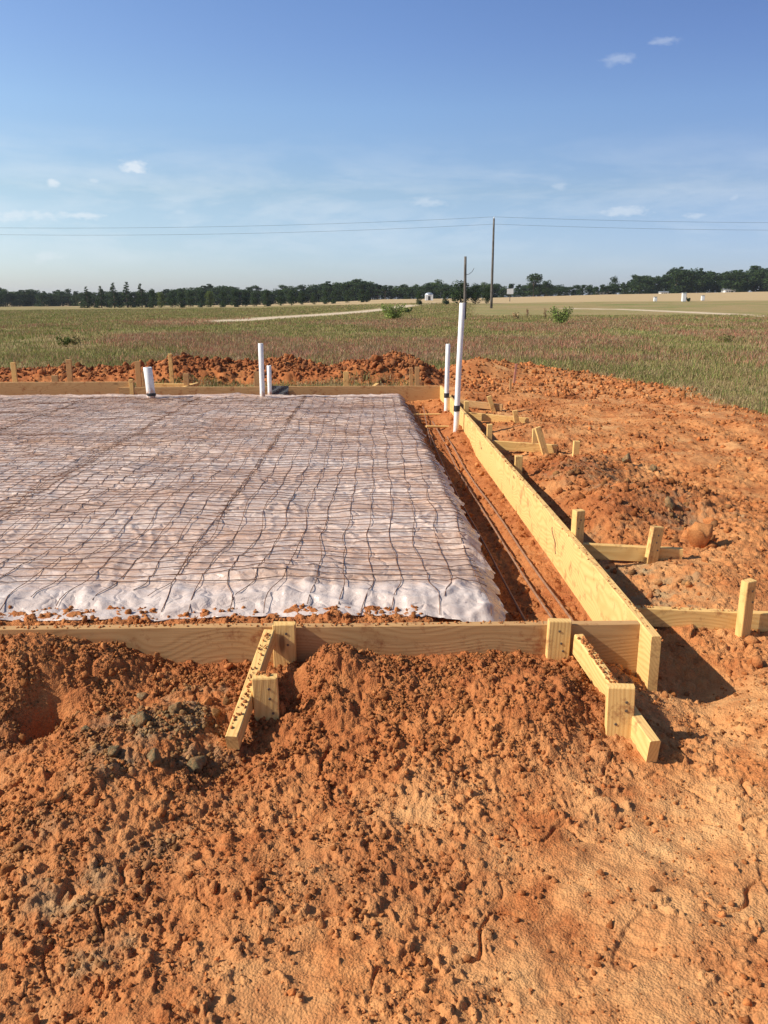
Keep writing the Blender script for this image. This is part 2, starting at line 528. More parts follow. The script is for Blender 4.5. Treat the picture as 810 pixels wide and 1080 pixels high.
def mat_simple(name, col, rough=.6, metal=0., spec=.5, nscale=0, ncol=None, bump=0):
    m, nt, b = new_mat(name); n = N(nt)
    b.inputs['Roughness'].default_value = rough; b.inputs['Metallic'].default_value = metal
    b.inputs['Specular IOR Level'].default_value = spec
    if nscale:
        pos = n.coord('Object'); q = n.noise(pos, nscale, 5, .65)
        c = n.mix(n.maprange(q, .42, .62), col, ncol)
        nt.links.new(c, b.inputs['Base Color'])
        if bump: nt.links.new(n.bump(q, bump, .6), b.inputs['Normal'])
    else:
        b.inputs['Base Color'].default_value = (*col, 1)
    return m

def mat_vcol(name, rough=.8, nscale=0):
    m, nt, b = new_mat(name); n = N(nt)
    nt.links.new(n.attr('Col'), b.inputs['Base Color'])
    b.inputs['Roughness'].default_value = rough; b.inputs['Specular IOR Level'].default_value = .2
    # thin leaves let some light through
    tr = nt.nodes.new('ShaderNodeBsdfTranslucent'); nt.links.new(n.attr('Col'), tr.inputs[0])
    mx = nt.nodes.new('ShaderNodeMixShader'); mx.inputs[0].default_value = .25
    nt.links.new(b.outputs[0], mx.inputs[1]); nt.links.new(tr.outputs[0], mx.inputs[2])
    nt.links.new(mx.outputs[0], [k for k in nt.nodes if k.type == 'OUTPUT_MATERIAL'][0].inputs[0])
    return m

M_GROUND = mat_ground(); M_CLOD = mat_clod(); M_CLAY = mat_clay()
M_WOOD = mat_wood('pine_lumber'); M_WOOD_OLD = mat_wood('muddy_pine_lumber', (.55, .33, .145), (.40, .20, .075), .45)
M_SHEET = mat_sheet()
M_WIRE = mat_simple('rusty_wire', (.11, .060, .040), .75, .0, .2, 20, (.24, .105, .055))
M_REBAR = mat_simple('rusty_rebar', (.26, .13, .07), .7, .2, .4, 30, (.36, .20, .12), .002)
def mat_pvc():
    m, nt, b = new_mat('white_pvc'); n = N(nt)
    oc = n.coord('Object'); z = n.sep(oc)[2]
    c = n.mix(n.maprange(n.noise(oc, 3., 5), .42, .62), (.80, .80, .78), (.72, .71, .68))
    q = n.math('ADD', n.noise(n.mapping(oc, (12., 12., 5.)), 2., 6, .7), n.math('MULTIPLY', z, -1.1))
    c = n.mix(n.maprange(q, .36, .52, 0., .8), c, (.50, .22, .10))       # mud splashed on the foot
    c = n.mix(n.maprange(n.noise(oc, 25., 6, .75), .60, .72, 0., .5), c, (.52, .33, .22))
    nt.links.new(c, b.inputs['Base Color']); b.inputs['Roughness'].default_value = .4
    return m
M_PVC = mat_pvc()
M_BLACK = mat_simple('black_tape', (.02, .02, .022), .5)
M_GREYP = mat_simple('grey_plastic', (.17, .18, .20), .5, 0, .4, 8, (.22, .22, .23))
M_POLE = mat_simple('weathered_pole', (.10, .085, .07), .9, 0, .2, 2, (.16, .14, .12))
M_LINE = mat_simple('power_cable', (.10, .11, .12), .6)
M_LEAF = mat_vcol('foliage'); M_GRASS = mat_vcol('grass_blades')
M_BARK = mat_simple('bark', (.09, .065, .045), .9, 0, .1, 3, (.14, .11, .08))
M_WHITE = mat_simple('white_paint', (.78, .78, .76), .6, 0, .3, 2, (.70, .70, .68))
M_TIN = mat_simple('tin_roof', (.42, .45, .48), .4, .5)
M_DARK = mat_simple('dark_opening', (.03, .03, .03), .8)
M_NAIL = mat_simple('nail_steel', (.16, .15, .14), .45, .8)
M_PINK = mat_simple('faded_pink_paint', (.48, .18, .14), .8, 0, .2, 20, (.42, .24, .15))

# ------------------------------------------------------------------ ground sheet
GO = (0., -1.2)
def fan(a0, a1, na, rs, name, detail):
    th = np.linspace(R(a0), R(a1), na)
    TT, RR = np.meshgrid(th, rs)
    x = GO[0]+RR*np.sin(TT); y = GO[1]+RR*np.cos(TT)
    xs, ys = x.ravel(), y.ravel()
    z = height(xs, ys, detail)
    d = np.hypot(xs, ys)
    u, v = to_uv(xs, ys)
    inside = (u < U_OUT) & (v > V_F) & (v < V_B)
    g = grass_mask(xs, ys)*(~inside)
    g = np.where(np.abs(np.arctan2(xs, ys)) > 1.2, sm((d-14)/3), g)
    g = g*(1-.9*(heap(xs, ys) > .05))
    az = xs/np.maximum(ys, 1)
    # harvested field, tracks
    bt = [(P(p, q)) for p, q in ((0, 323.6), (150, 323.2), (300, 322), (400, 322.8), (500, 320.2), (640, 318.2), (810, 317.0))]
    bd = np.interp(az, [b.x/b.y for b in bt], [b.y for b in bt])
    tan = sm((ys-bd)/8+.5)*(ys > 60)
    road = np.zeros_like(xs)
    for pts, w in ((((180, 341), (235, 338.5), (300, 334.5), (360, 330.5), (405, 326.5), (432, 322), (455, 319.5)), 1.6),
                   (((600, 325.5), (660, 326.5), (720, 329), (770, 331.5), (830, 334.5)), 1.3)):
        pp = [P(a, b) for a, b in pts]
        for a, b in zip(pp[:-1], pp[1:]):
            ax, ay, bx, by = a.x, a.y, b.x, b.y
            t = np.clip(((xs-ax)*(bx-ax)+(ys-ay)*(by-ay))/((bx-ax)**2+(by-ay)**2), 0, 1)
            dd = np.hypot(xs-(ax+t*(bx-ax)), ys-(ay+t*(by-ay)))
            road = np.maximum(road, sm(1.5-dd/w))
    zone = np.stack([g, tan, road], 1)
    grey = grey_patch(xs, ys)
    nmo = np.zeros_like(xs); nd = np.zeros_like(xs)
    k = d < 40
    rm = rough_mask(xs[k], ys[k], u[k], v[k])
    nmo[k] = np.clip(rm*.78 + .35*fbm(xs[k], ys[k], .5, 3, 80) - .10 + .12*sm((.3-xs[k])/1.2)*(ys[k] < 3.2), 0, 1)
    nd[k] = np.clip(.85-rm*1.2 + .3*fbm(xs[k], ys[k], 1.2, 3, 81), 0, 1)
    nmo = np.where(inside, .65, nmo); nd = np.where(inside, .05, nd)
    tone = np.stack([grey, nmo, nd], 1)
    o = np_mesh(name, np.stack([xs, ys, z], 1), grid_faces(len(rs), na), M_GROUND, smooth=True, attrs={'Zone': zone, 'Tone': tone})
    tag(o, kind='structure')
    return o

def radii(segs):
    r = [segs[0][0]]
    for r0, r1, k in segs:
        while r[-1] < r1: r.append(r[-1]*(1+k))
    return np.array(r)
# faces are wound so that normals point up
rs = radii([(1.7, 9, .0017), (9, 22, .0026), (22, 70, .008), (70, 5000, .025)])
g_ = fan(43, -43, 1250, rs, 'ground', True)
rs2 = radii([(1.72, 5000, .06)])
rs2 = np.concatenate([[.02, .5, 1.1], rs2])
fan(317, 43.0, 120, rs2, 'ground', False)
fan(43, -43, 20, np.array([.02, .5, 1.1, 1.705]), 'ground', False)

# ------------------------------------------------------------------ clods
def ico(sub):
    bm = bmesh.new(); bmesh.ops.create_icosphere(bm, subdivisions=sub, radius=1)
    v = np.array([q.co[:] for q in bm.verts]); f = np.array([[w.index for w in p.verts] for p in bm.faces]); bm.free()
    return v, f
ICO1, ICO2, ICO3 = ico(1), ico(2), ico(3)

def rot_batch(n, rng):
    q = rng.normal(size=(n, 4)); q /= np.linalg.norm(q, axis=1)[:, None]
    w, x, y, z = q.T
    return np.stack([1-2*(y*y+z*z), 2*(x*y-z*w), 2*(x*z+y*w), 2*(x*y+z*w), 1-2*(x*x+z*z), 2*(y*z-x*w),
                     2*(x*z-y*w), 2*(y*z+x*w), 1-2*(x*x+y*y)], 1).reshape(n, 3, 3)

def clod_cloud(pts, sizes, base, rng, jit=.22):
    bv, bf = base; n = len(pts)
    nv = len(bv)
    sc3 = sizes[:, None]*np.stack([rng.uniform(.75, 1.25, n), rng.uniform(.65, 1.1, n), rng.uniform(.55, .95, n)], 1)
    v = bv[None]*(1+rng.uniform(-jit, jit, (n, nv, 1))*(1.7 if nv < 20 else .5))
    if nv > 20:     # broken faces
        for k in range(7):
            nn = rng.normal(size=(n, 3)); nn /= np.linalg.norm(nn, axis=1)[:, None]
            dd = np.einsum('nkj,nj->nk', v, nn)
            v = v - (np.maximum(dd-rng.uniform(.35, .75, n)[:, None], 0)*.92)[:, :, None]*nn[:, None, :]
    v = v*sc3[:, None, :]
    v = np.einsum('nij,nkj->nki', rot_batch(n, rng), v)
    v = v + pts[:, None, :]
    f = bf[None]+(np.arange(n)*nv)[:, None, None]
    tone = np.exp(rng.normal(-.10, .25, n))
    hue = rng.uniform(0, 1, n)
    c = np.stack([tone, tone*(1.0+.15*(hue-.5)), tone*(1.0+.35*(hue-.5))], 1)
    c = np.repeat(np.clip(c, .3, 1.5), nv, 0)
    return v.reshape(-1, 3), f.reshape(-1, f.shape[-1]), c

def scatter(n, xr, yr, dens, rng):
    x = rng.uniform(*xr, n); y = rng.uniform(*yr, n)
    k = rng.uniform(0, 1, n) < dens(x, y)
    return x[k], y[k]

def free_ground(x, y):
    u, v = to_uv(x, y)
    ins = (u < U_OUT+.005) & (v > V_F-.005) & (v < V_B+.04)
    plat = fill_level(u, v) > .12
    onb = ((u > U_IN-.012) & (u < U_OUT+.012) & (v > 2.9) & (v < V_B+.1)) | ((np.abs(v-V_F-.019) < .03) & (u < U_OUT)) | (np.abs(v-V_B) < .05) & (u < U_OUT)
    return (~onb) & ~(ins & plat)

def dens_near(x, y):
    u, v = to_uv(x, y)
    rm = rough_mask(x, y, u, v)
    cl = sm(.55+fbm(x, y, .16, 3, 91)*1.1)
    ins = (u < U_OUT) & (v > V_F)
    return np.where(ins, .35, rm**1.6+.09)*cl*free_ground(x, y)*(1-grass_mask(x, y)*.9)

V = []; F = []; C = []; off = 0
def add_cloud(x, y, s, base, rng, sink=.25):
    global off
    gk = grey_patch(x, y)*(rng.uniform(0, 1, len(x)) < .8)
    z = height(x, y, True) + s*(.5-sink)
    v, f, c = clod_cloud(np.stack([x, y, z], 1), s, base, rng)
    gk = np.repeat(gk, len(base[0]))[:, None]; rmk = np.repeat(.92-.22*rough_mask(x, y, *to_uv(x, y)), len(base[0]))[:, None]
    c = c*rmk*(1-gk) + c*gk*np.array([.60, .90, 1.15])
    V.append(v); F.append(f+off); C.append(c); off += len(v)
rng = np.random.default_rng(3)
x, y = scatter(150000, (-2.1, 2.1), (1.1, 3.15), dens_near, rng)
add_cloud(x, y, np.clip(.0024*(rng.pareto(2.3, len(x))+1), .0018, .010), ICO1, rng)
x, y = scatter(6000, (-2.1, 2.2), (1.1, 3.15), dens_near, rng)
add_cloud(x, y, np.clip(.006*(rng.pareto(2.6, len(x))+1), .005, .020), ICO2, rng)
x, y = scatter(60000, (-.2, 6.5), (3.1, 13.5), dens_near, rng)
add_cloud(x, y, np.clip(.006*(rng.pareto(2.0, len(x))+1), .005, .03), ICO1, rng)
x, y = scatter(5000, (.5, 5.2), (3.1, 12), dens_near, rng)
add_cloud(x, y, np.clip(.011*(rng.pareto(2.6, len(x))+1), .009, .035), ICO2, rng)
# crumbs left lying on the trench lip behind the front form
x, y = scatter(9000, (-2.6, .9), (3.16, 3.62), lambda a, b: np.where((to_uv(a, b)[1] > V_F+.05), .9*sm(.5+fbm(a, b, .12, 3, 17)*1.5), 0.), rng)
add_cloud(x, y, np.clip(.0035*(rng.pareto(2.2, len(x))+1), .003, .012), ICO1, rng)
x, y = scatter(700, (-2.6, .9), (3.18, 3.62), lambda a, b: np.where((to_uv(a, b)[1] > V_F+.06), .6*sm(.5+fbm(a, b, .2, 3, 18)*1.5), 0.), rng)
add_cloud(x, y, np.clip(.008*(rng.pareto(2.2, len(x))+1), .007, .022), ICO2, rng)
# far ridge
x, y = scatter(21000, (-13, 3.4), (13.5, 18.5), lambda a, b: np.clip(heap(a, b)*4-.1, 0, 1)+.03, rng)
add_cloud(x, y, np.clip(.024*(rng.pareto(2.8, len(x))+1), .018, .085), ICO2, rng)
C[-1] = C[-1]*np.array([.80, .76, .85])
x, y = scatter(3500, (1.2, 6), (13, 18.0), lambda a, b: (1-grass_mask(a, b))*.5, rng)
add_cloud(x, y, np.clip(.018*(rng.pareto(2.4, len(x))+1), .012, .05), ICO1, rng)
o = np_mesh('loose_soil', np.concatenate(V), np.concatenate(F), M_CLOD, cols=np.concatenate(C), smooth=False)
tag(o, 'loose crumbled red soil strewn over the dug ground and spoil ridge', 'soil', kind='stuff')

def boulder(name, label, cat, x, y, s, sz, mat, seed, group=None, sink=.35, rz=0.):
    rg = np.random.default_rng(seed)
    v, f = ICO3; v = v.copy()
    n1 = perlin(v[:, 0]*1.3+seed, v[:, 1]*1.3+v[:, 2]*1.1, seed)
    n2 = perlin(v[:, 0]*3.3+seed, v[:, 1]*3.3-v[:, 2]*2.7, seed+2)
    n3 = perlin(v[:, 0]*8+v[:, 2]*5, v[:, 1]*8-v[:, 2]*6, seed+4)
    v = v*(1+.42*n1+.24*n2+.10*n3)[:, None]
    for k in range(9):   # broken facets
        nn = rg.normal(size=3); nn[2] *= .8; nn /= np.linalg.norm(nn)
        dd = v@nn; lim = rg.uniform(.5, .8)
        v = v - np.outer(np.maximum(dd-lim, 0)*.95, nn)
    v = v*(1+.05*perlin(v[:, 0]*14+v[:, 2]*9, v[:, 1]*14-v[:, 2]*11, seed+6))[:, None]
    v = v*np.array([s, s*.85, sz])
    o = np_mesh(name, v, f, mat, cols=np.full((len(v), 3), .95), smooth=False)
    o.rotation_euler = (0, 0, rz)
    o.location = (x, y, h0(x, y)+sz*(1-sink)*.75)
    tag(o, label, cat, group)
    return o

# ------------------------------------------------------------------ lumber
def lumber(name, label, cat, p0, p1, hgt, thk, mat=None, group=None, twist=0., up=None, seed=0, warp=0.):
    """board whose top centre line runs p0 -> p1; hgt is its face height below that line, thk its thickness"""
    p0 = Vector(p0); p1 = Vector(p1); L = (p1-p0).length
    rg = random.Random(seed*31+int(L*1000))
    bm = bmesh.new()
    nx = max(2, int(L/.12)) if L > .6 else 2
    rings = []
    for i in range(nx+1):
        t = i/nx; xx = t*L
        wy = warp*math.sin(t*math.pi*1.3+seed)
        wz = warp*.4*math.sin(t*math.pi*2.1+seed*2)
        # rounded arris: eight points per ring
        e = .0035; a, b = thk/2, hgt
        ring = [(a-e, 0), (-a+e, 0), (-a, -e), (-a, -b+e), (-a+e, -b), (a-e, -b), (a, -b+e), (a, -e)]
        skew = (rg.uniform(-.003, .003) if i in (0, nx) else 0)
        rings.append([bm.verts.new((xx+skew, yy+wy, z2+wz)) for yy, z2 in ring])
    for i in range(nx):
        for k in range(8):
            bm.faces.new((rings[i][k], rings[i+1][k], rings[i+1][(k+1) % 8], rings[i][(k+1) % 8]))
    bm.faces.new(rings[0][::-1]); bm.faces.new(rings[-1])
    bmesh.ops.recalc_face_normals(bm, faces=bm.faces)
    o = bm_obj(name, bm, mat or M_WOOD)
    X = (p1-p0).normalized(); Zu = Vector(up) if up else Vector((0, 0, 1))
    Y = Zu.cross(X).normalized(); Z = X.cross(Y).normalized()
    mt = Matrix((X, Y, Z)).transposed().to_4x4()
    if twist: mt = mt @ Matrix.Rotation(twist, 4, 'X')
    mt.translation = p0
    o.matrix_world = mt
    tag(o, label, cat, group)
    return o

def stake(label, x, y, ztop, w=.089, t=.038, lean=(0, 0), rz=0., mat=None, group=None, zbot=None, seed=0, name='wooden_stake', cat='stake'):
    """upright 2x4, wide face turned by rz from facing the camera; top slightly hammered; pointed foot in the ground"""
    zb = (h0(x, y) if zbot is None else zbot) - .26
    L = ztop-zb
    rg = random.Random(seed+77)
    bm = bmesh.new(); e = .003
    a, b = w/2, t/2
    def ring(zf, s=1., jit=0.):
        pts = [(a-e, -b), (a, -b+e), (a, b-e), (a-e, b), (-a+e, b), (-a, b-e), (-a, -b+e), (-a+e, -b)]
        return [bm.verts.new((zf+rg.uniform(-jit, jit), px*s, py*(1 if s == 1 else .9))) for px, py in pts]
    rr = [ring(0, .25), ring(.07, 1.), ring(L*.5, 1.), ring(L-.004, 1.), ]
    for p, q in zip(rr[:-1], rr[1:]):
        for k in range(8): bm.faces.new((p[k], p[(k+1) % 8], q[(k+1) % 8], q[k]))
    top = ring(L, .985, .0015)
    for k in range(8): bm.faces.new((rr[-1][k], rr[-1][(k+1) % 8], top[(k+1) % 8], top[k]))
    bm.faces.new(top); bm.faces.new(rr[0][::-1])
    bmesh.ops.recalc_face_normals(bm, faces=bm.faces)
    o = bm_obj(name, bm, mat or M_WOOD)
    X = Vector((lean[0], lean[1], 1)).normalized()       # local X runs up the grain
    W = Vector((math.cos(rz), math.sin(rz), 0)); W = (W-X*W.dot(X)).normalized()
    T = X.cross(W)
    mt = Matrix((X, W, T)).transposed().to_4x4()
    mt.translation = Vector((x, y, zb)) - Vector((lean[0], lean[1], 0))*.26
    o.matrix_world = mt
    if math.hypot(x, y) < 5.0:
        for k in range(rg.choice((2, 3))):      # driven nails
            bm = bmesh.new()
            bmesh.ops.create_cone(bm, cap_ends=True, segments=10, radius1=.0052, radius2=.0045, depth=.0025,
                matrix=Matrix.Translation((L-.035-.045*k-rg.uniform(0, .02), rg.uniform(-.28, .28)*w, -t/2-.0010)) @ Matrix.Rotation(math.pi, 4, 'X'))
            nh = bm_obj('nail_head', bm, M_NAIL); nh.parent = o
    tag(o, label, cat, group)
    return o

def uv3(u, v, z):
    x, y = to_xy(u, v); return (x, y, z)

T_ = .038
GFORM = 'long boards of the slab form'
# front form, two lengths butted behind the stake on the left
lumber('form_board', 'front form board on the left, reaching out of the picture with soil heaped against it', 'board',
       uv3(-4.6, V_F+T_/2, .222), uv3(-.335, V_F+T_/2+.004, .240), .26, T_, M_WOOD_OLD, GFORM, seed=1, warp=.004)
lumber('form_board', 'front form board right of the slanted left brace, ending at the near corner', 'board',
       uv3(-.330, V_F+T_/2, .238), uv3(U_IN-.002, V_F+T_/2, .242), .26, T_, M_WOOD_OLD, GFORM, seed=2, warp=.003)
# long right-hand form: one run of two planks
lumber('form_board', 'long bright form board running away on the right, its cut end nearest the camera', 'board',
       uv3(U_IN+T_/2, 2.965, .246), uv3(U_IN+T_/2, 8.30, .240), .27, T_, M_WOOD, GFORM, seed=3, warp=.006)
lumber('form_board', 'far length of the right form board beside the two tall white pipes', 'board',
       uv3(U_IN+T_/2, 8.304, .240), uv3(U_IN+T_/2, 12.66, .235), .27, T_, M_WOOD, GFORM, seed=4, warp=.004)
# rear form
lumber('form_board', 'rear form board behind the sheeting, its right end meeting the pipe corner', 'board',
       uv3(-1.48, V_B+T_/2, .235), uv3(U_IN-.002, V_B+T_/2, .235), .27, T_, M_WOOD_OLD, GFORM, seed=5, warp=.004)
lumber('form_board', 'rear form board between the fat white pipe and the grey plastic flap', 'board',
       uv3(-3.72, V_B+T_/2, .225), uv3(-1.484, V_B+T_/2, .230), .26, T_, M_WOOD_OLD, GFORM, seed=6, warp=.004)
lumber('form_board', 'rear form board at the far left, standing a little higher than its neighbour', 'board',
       uv3(-8.6, V_B+T_*1.5+.004, .300), uv3(-3.50, V_B+T_*1.5+.004, .300), .30, T_, M_WOOD_OLD, GFORM, seed=7, warp=.004)

# front bracing, left
stake('thick stake nailed to the front board beside the slanted left brace', *to_xy(-.335, V_F-.021), .262, seed=1, lean=(.0, .0))
lumber('brace_board', 'slanted mud-spotted brace leaning from the front board down to the left', 'board',
       (-.450, 3.06, .245), (-.510, 2.52, .085), .060, .043, M_WOOD, 'braces propping the form', seed=8)
stake('short stake driven beside the slanted left brace in the heaped soil', -.420, 2.73, .205, seed=2, lean=(-.02, -.03), rz=R(4))
# front bracing, right
stake('stake against the front board left of the corner brace', *to_xy(.752, V_F-.021), .268, seed=3, lean=(.02, 0))
lumber('brace_board', 'dirt-topped corner brace pointing at the camera with a clean sawn end', 'board',
       (.772, 3.085, .215), (.885, 2.45, .105), .089, T_, M_WOOD, 'braces propping the form', seed=9)
stake('split-topped stake holding the outer end of the corner brace', .808, 2.60, .228, w=.092, seed=4, lean=(-.02, .02), rz=R(-6))

# right-hand bracing, from near to far
GB = 'braces outside the right form'
lumber('brace_board', 'nearest side brace on the right, running out of the picture', 'board', (1.075, 3.60, .140), (2.35, 3.50, .115), .089, T_, M_WOOD, GB, seed=10)
stake('dark-edged stake beside the nearest side brace at the right picture edge', 1.605, 3.49, .300, w=.06, seed=5, rz=R(28), lean=(.01, 0))
lumber('brace_board', 'side brace beside the big orange clod, second from the camera', 'board', (1.08, 4.62, .140), (1.70, 4.56, .125), .089, T_, M_WOOD, GB, seed=11)
stake('leaning stake crossing the second side brace', 1.515, 4.53, .262, w=.068, seed=6, lean=(.12, .05), rz=R(14))
stake('stake standing above the long board at the second side brace', 1.072, 4.46, .375, w=.055, t=.05, seed=7, rz=R(20))
lumber('brace_board', 'side brace in the middle distance held by a tall leaning stake', 'board', (1.06, 8.25, .135), (1.70, 8.10, .115), .089, T_, M_WOOD, GB, seed=12)
stake('tall stake leaning back over the middle side brace', 1.575, 8.03, .325, w=.06, seed=8, lean=(-.32, .1), rz=R(10))
stake('short stake just behind the tall leaning stake', 1.52, 8.35, .235, w=.05, seed=9)
stake('stake at the board end of the middle side brace', 1.02, 8.02, .330, w=.05, t=.05, seed=10)
stake('low stub of a stake outside the board between the near and middle braces', 1.10, 6.72, .262, w=.06, t=.05, seed=11)
stake('lone stub of a stake in the loose soil right of the middle brace', 1.72, 7.40, .27, w=.055, t=.045, seed=12, lean=(.03, 0))
lumber('brace_board', 'far side brace, fourth from the camera', 'board', (1.00, 10.3, .150), (1.75, 10.05, .110), .089, T_, M_WOOD, GB, seed=13)
stake('small leaning stake on the far side brace', 1.60, 10.0, .215, w=.06, seed=13, lean=(-.2, 0))
stake('stake at the board end of the far side brace', 1.0, 10.15, .300, w=.055, t=.05, seed=14)
lumber('brace_board', 'farthest side brace next to the tall white pipe', 'board', (.96, 11.7, .150), (1.62, 11.4, .11), .089, T_, M_WOOD_OLD, GB, seed=14)
stake('leaning stake on the farthest side brace', 1.50, 11.4, .25, w=.06, seed=15, lean=(-.35, 0))
stake('thin dark survey stake standing in bare soil beyond the braces', 1.97, 13.1, .30, w=.035, t=.03, seed=16, mat=M_WOOD_OLD, name='survey_stake')
stake('pink-painted survey stake by the small soil mound', 2.38, 15.4, .36, w=.04, t=.03, seed=17, lean=(.08, 0), mat=M_PINK, name='survey_stake')

# stakes behind the rear form
rear = [(14, 382, 13.3, .075, 'leftmost stake behind the rear form, near the picture edge'),
        (58, 396, 12.9, .10, 'low stake just above the rear board, second from the left'),
        (72, 379, 13.4, .085, 'tall stake behind the rear form right of a low one'),
        (138.5, 400, 12.55, .06, 'thin stub where the two left rear boards overlap'),
        (145, 381, 13.5, .085, 'tall stake just left of the fat white pipe'),
        (151.5, 391, 13.0, .055, 'narrow stake close beside the fat white pipe'),
        (180, 373, 13.6, .060, 'tallest thin stake against the spoil ridge, right of the fat pipe'),
        (196, 394, 13.0, .085, 'low stake behind the rear board right of the tallest one'),
        (271, 392, 12.85, .085, 'stake behind the rear board beside the slim white pipe'),
        (365, 392, 13.0, .08, 'single stake behind the middle of the right rear board'),
        (434, 388, 12.95, .055, 'left one of the two close stakes near the far corner'),
        (440.5, 387, 12.9, .07, 'right one of the two close stakes near the far corner')]
for k, (px, py, Y, w, lab) in enumerate(rear):
    p = at(px, py, Y)
    stake(lab, p.x, Y, p.z, w=w, seed=20+k, lean=(random.uniform(-.02, .02), 0), mat=M_WOOD_OLD if k % 3 else M_WOOD, group='stakes behind the rear form')
a = at(152, 404.5, 13.3); b = at(206, 404.5, 13.25)
lumber('brace_board', 'flat brace lying level behind the fat white pipe', 'board', a, b, .05, .05, M_WOOD, seed=30)
for k, (pa, pb, lab) in enumerate((((118, 409, 12.78), (133, 403.5, 13.2), 'short sloping brace end left of the fat white pipe'),
                                   ((186, 410, 12.78), (208, 403.5, 13.2), 'short sloping brace end right of the fat white pipe'),
                                   ((390, 410, 12.75), (398, 404, 13.2), 'pale brace end behind the right rear board'))):
    lumber('brace_board', lab, 'board', at(*pa), at(*pb), .05, .06, M_WOOD, seed=31+k)

# mud crumbs lying on the tops of front boards and braces
V = []; F = []; C = []; off = 0
rng = np.random.default_rng(9)
def crumbs(p0, p1, n, wid, smin, smax, flatb=ICO1):
    global off
    p0 = np.array(p0); p1 = np.array(p1)
    t = rng.uniform(0, 1, n); s = rng.uniform(smin, smax, n)
    d = (p1-p0)/np.linalg.norm(p1-p0); side = np.array([-d[1], d[0], 0]); side /= np.linalg.norm(side)
    p = p0+(p1-p0)*t[:, None] + side*rng.uniform(-wid, wid, n)[:, None]
    p[:, 2] += s*.35
    v, f, c = clod_cloud(p, s, flatb, rng)
    V.append(v); F.append(f+off); C.append(c); off += len(v)
crumbs(uv3(-2.3, V_F+T_/2, .232), uv3(-.4, V_F+T_/2, .240), 150, .016, .003, .007)
crumbs(uv3(-.3, V_F+T_/2, .239), uv3(.7, V_F+T_/2, .241), 110, .016, .002, .006)
crumbs((.776, 3.06, .211), (.848, 2.66, .140), 220, .015, .002, .007)
crumbs((-.450, 3.04, .244), (-.508, 2.55, .094), 60, .016, .002, .007)
crumbs(uv3(U_IN+T_/2, 3.2, .246), uv3(U_IN+T_/2, 8.2, .240), 160, .016, .002, .006)
crumbs(uv3(U_IN+T_/2, 2.92, .247), uv3(U_IN+T_/2, 3.3, .246), 12, .016, .002, .005)
crumbs((-.455, 2.745, .203), (-.405, 2.74, .203), 18, .014, .004, .009)
crumbs((1.1, 3.6, .142), (1.6, 3.56, .132), 40, .014, .002, .006)
o = np_mesh('soil_crumbs', np.concatenate(V), np.concatenate(F), M_CLOD, cols=np.concatenate(C)*.9)
tag(o, 'soil crumbs lying along the top edges of boards and braces', 'soil', kind='stuff')

# ------------------------------------------------------------------ sheeting
def sheet_z(u, v, seed, lift):
    fl = fill_level(u, v)
    u0 = u; base = plateau(u, v)
    e = ue(v)
    # the film bridges the edge of the fill and hangs down a little
    hang = sm((u-(e-.06))/.20)*.11 + sm((3.80-v)/.40)*.085
    z = base - hang + lift
    wx = u + .16*perlin(u/.6, v/.6, seed+1); wy = v + .16*perlin(u/.6, v/.6, seed+2)
    r1 = 1-np.abs(perlin(wx/.60, wy/.28, seed+3)); r2 = 1-np.abs(perlin(wx/.20, wy/.42, seed+4)); r3 = 1-np.abs(perlin(wx/.13, wy/.12, seed+5))
    cr = sm(.5+perlin(u/1.3, v/1.3, seed+9)*1.3)
    z = z + .016*np.maximum(r1-.80, 0)/.20*cr + .009*np.maximum(r2-.75, 0)/.25*(1-cr*.5) + .0035*r3
    z = z + .0035*perlin(wx/.17, wy/.17, seed+6) + .022*np.exp(-((v-4.0-.06*perlin(u/.5, u*0, 44))/.07)**2)*sm(.4+perlin(u/.6, u*0, 45))
    # flutes of the hanging front hem
    hem = sm((4.02-v)/.35)
    fl2 = perlin(u/.17+.5*perlin(u/.5, v/.5, 6), v*.6, seed+7)
    z = z + hem*sm(.35+perlin(u/.9, u*0, seed+14))*(.020*fl2 + .014*np.abs(perlin(u/.31, v*.9, seed+12)))+hem*.010*perlin(u/.06, v/.3, seed+15)
    hs = sm((u-(e-.16))/.2)
    z = z + hs*(.028*perlin(v/.24, u*.8, seed+8)+.012*perlin(v/.09, u/.2, seed+11))
    return z

def sheet(label, v0, v1, nv, u0, nu, seed, lift, hem):
    s = np.linspace(0, 1, nu); t = np.linspace(0, 1, nv)
    S, Tt = np.meshgrid(s, t)
    v = v0(S*9.8-9.2)+(v1(S*9.8-9.2)-v0(S*9.8-9.2))*Tt
    edge = ue(v)+.055+.015*hem+.050*perlin(v/.5, v*0, seed+20)+.040*perlin(v/.19, v*0, seed+21)+.012*perlin(v/.05, v*0, seed+23)
    u = u0+(edge-u0)*(1-(1-S)**1.35)
    z = sheet_z(u, v, seed, lift)
    x, y = to_xy(u, v)
    z = np.maximum(z, height(x.ravel(), y.ravel(), False).reshape(z.shape)+.008)
    ed = np.maximum(sm((3.98-v)/.3)*hem, 0)+.35*sm((u-(ue(v)-.02))/.1)
    ed = np.maximum(ed, .75*np.exp(-((v-6.95-.05*perlin(u/.7, u*0, 2))/.14)**2))
    col = np.repeat(np.clip(ed, 0, 1).ravel()[:, None], 3, 1)
    f = grid_faces(nv, nu)
    o = np_mesh('plastic_sheet', np.stack([x.ravel(), y.ravel(), z.ravel()], 1), f, M_SHEET, cols=col, smooth=True)
    md = o.modifiers.new('thick', 'SOLIDIFY'); md.thickness = .0012; md.offset = -1
    tag(o, label, 'plastic sheet', 'clear sheets over the fill')
    return o

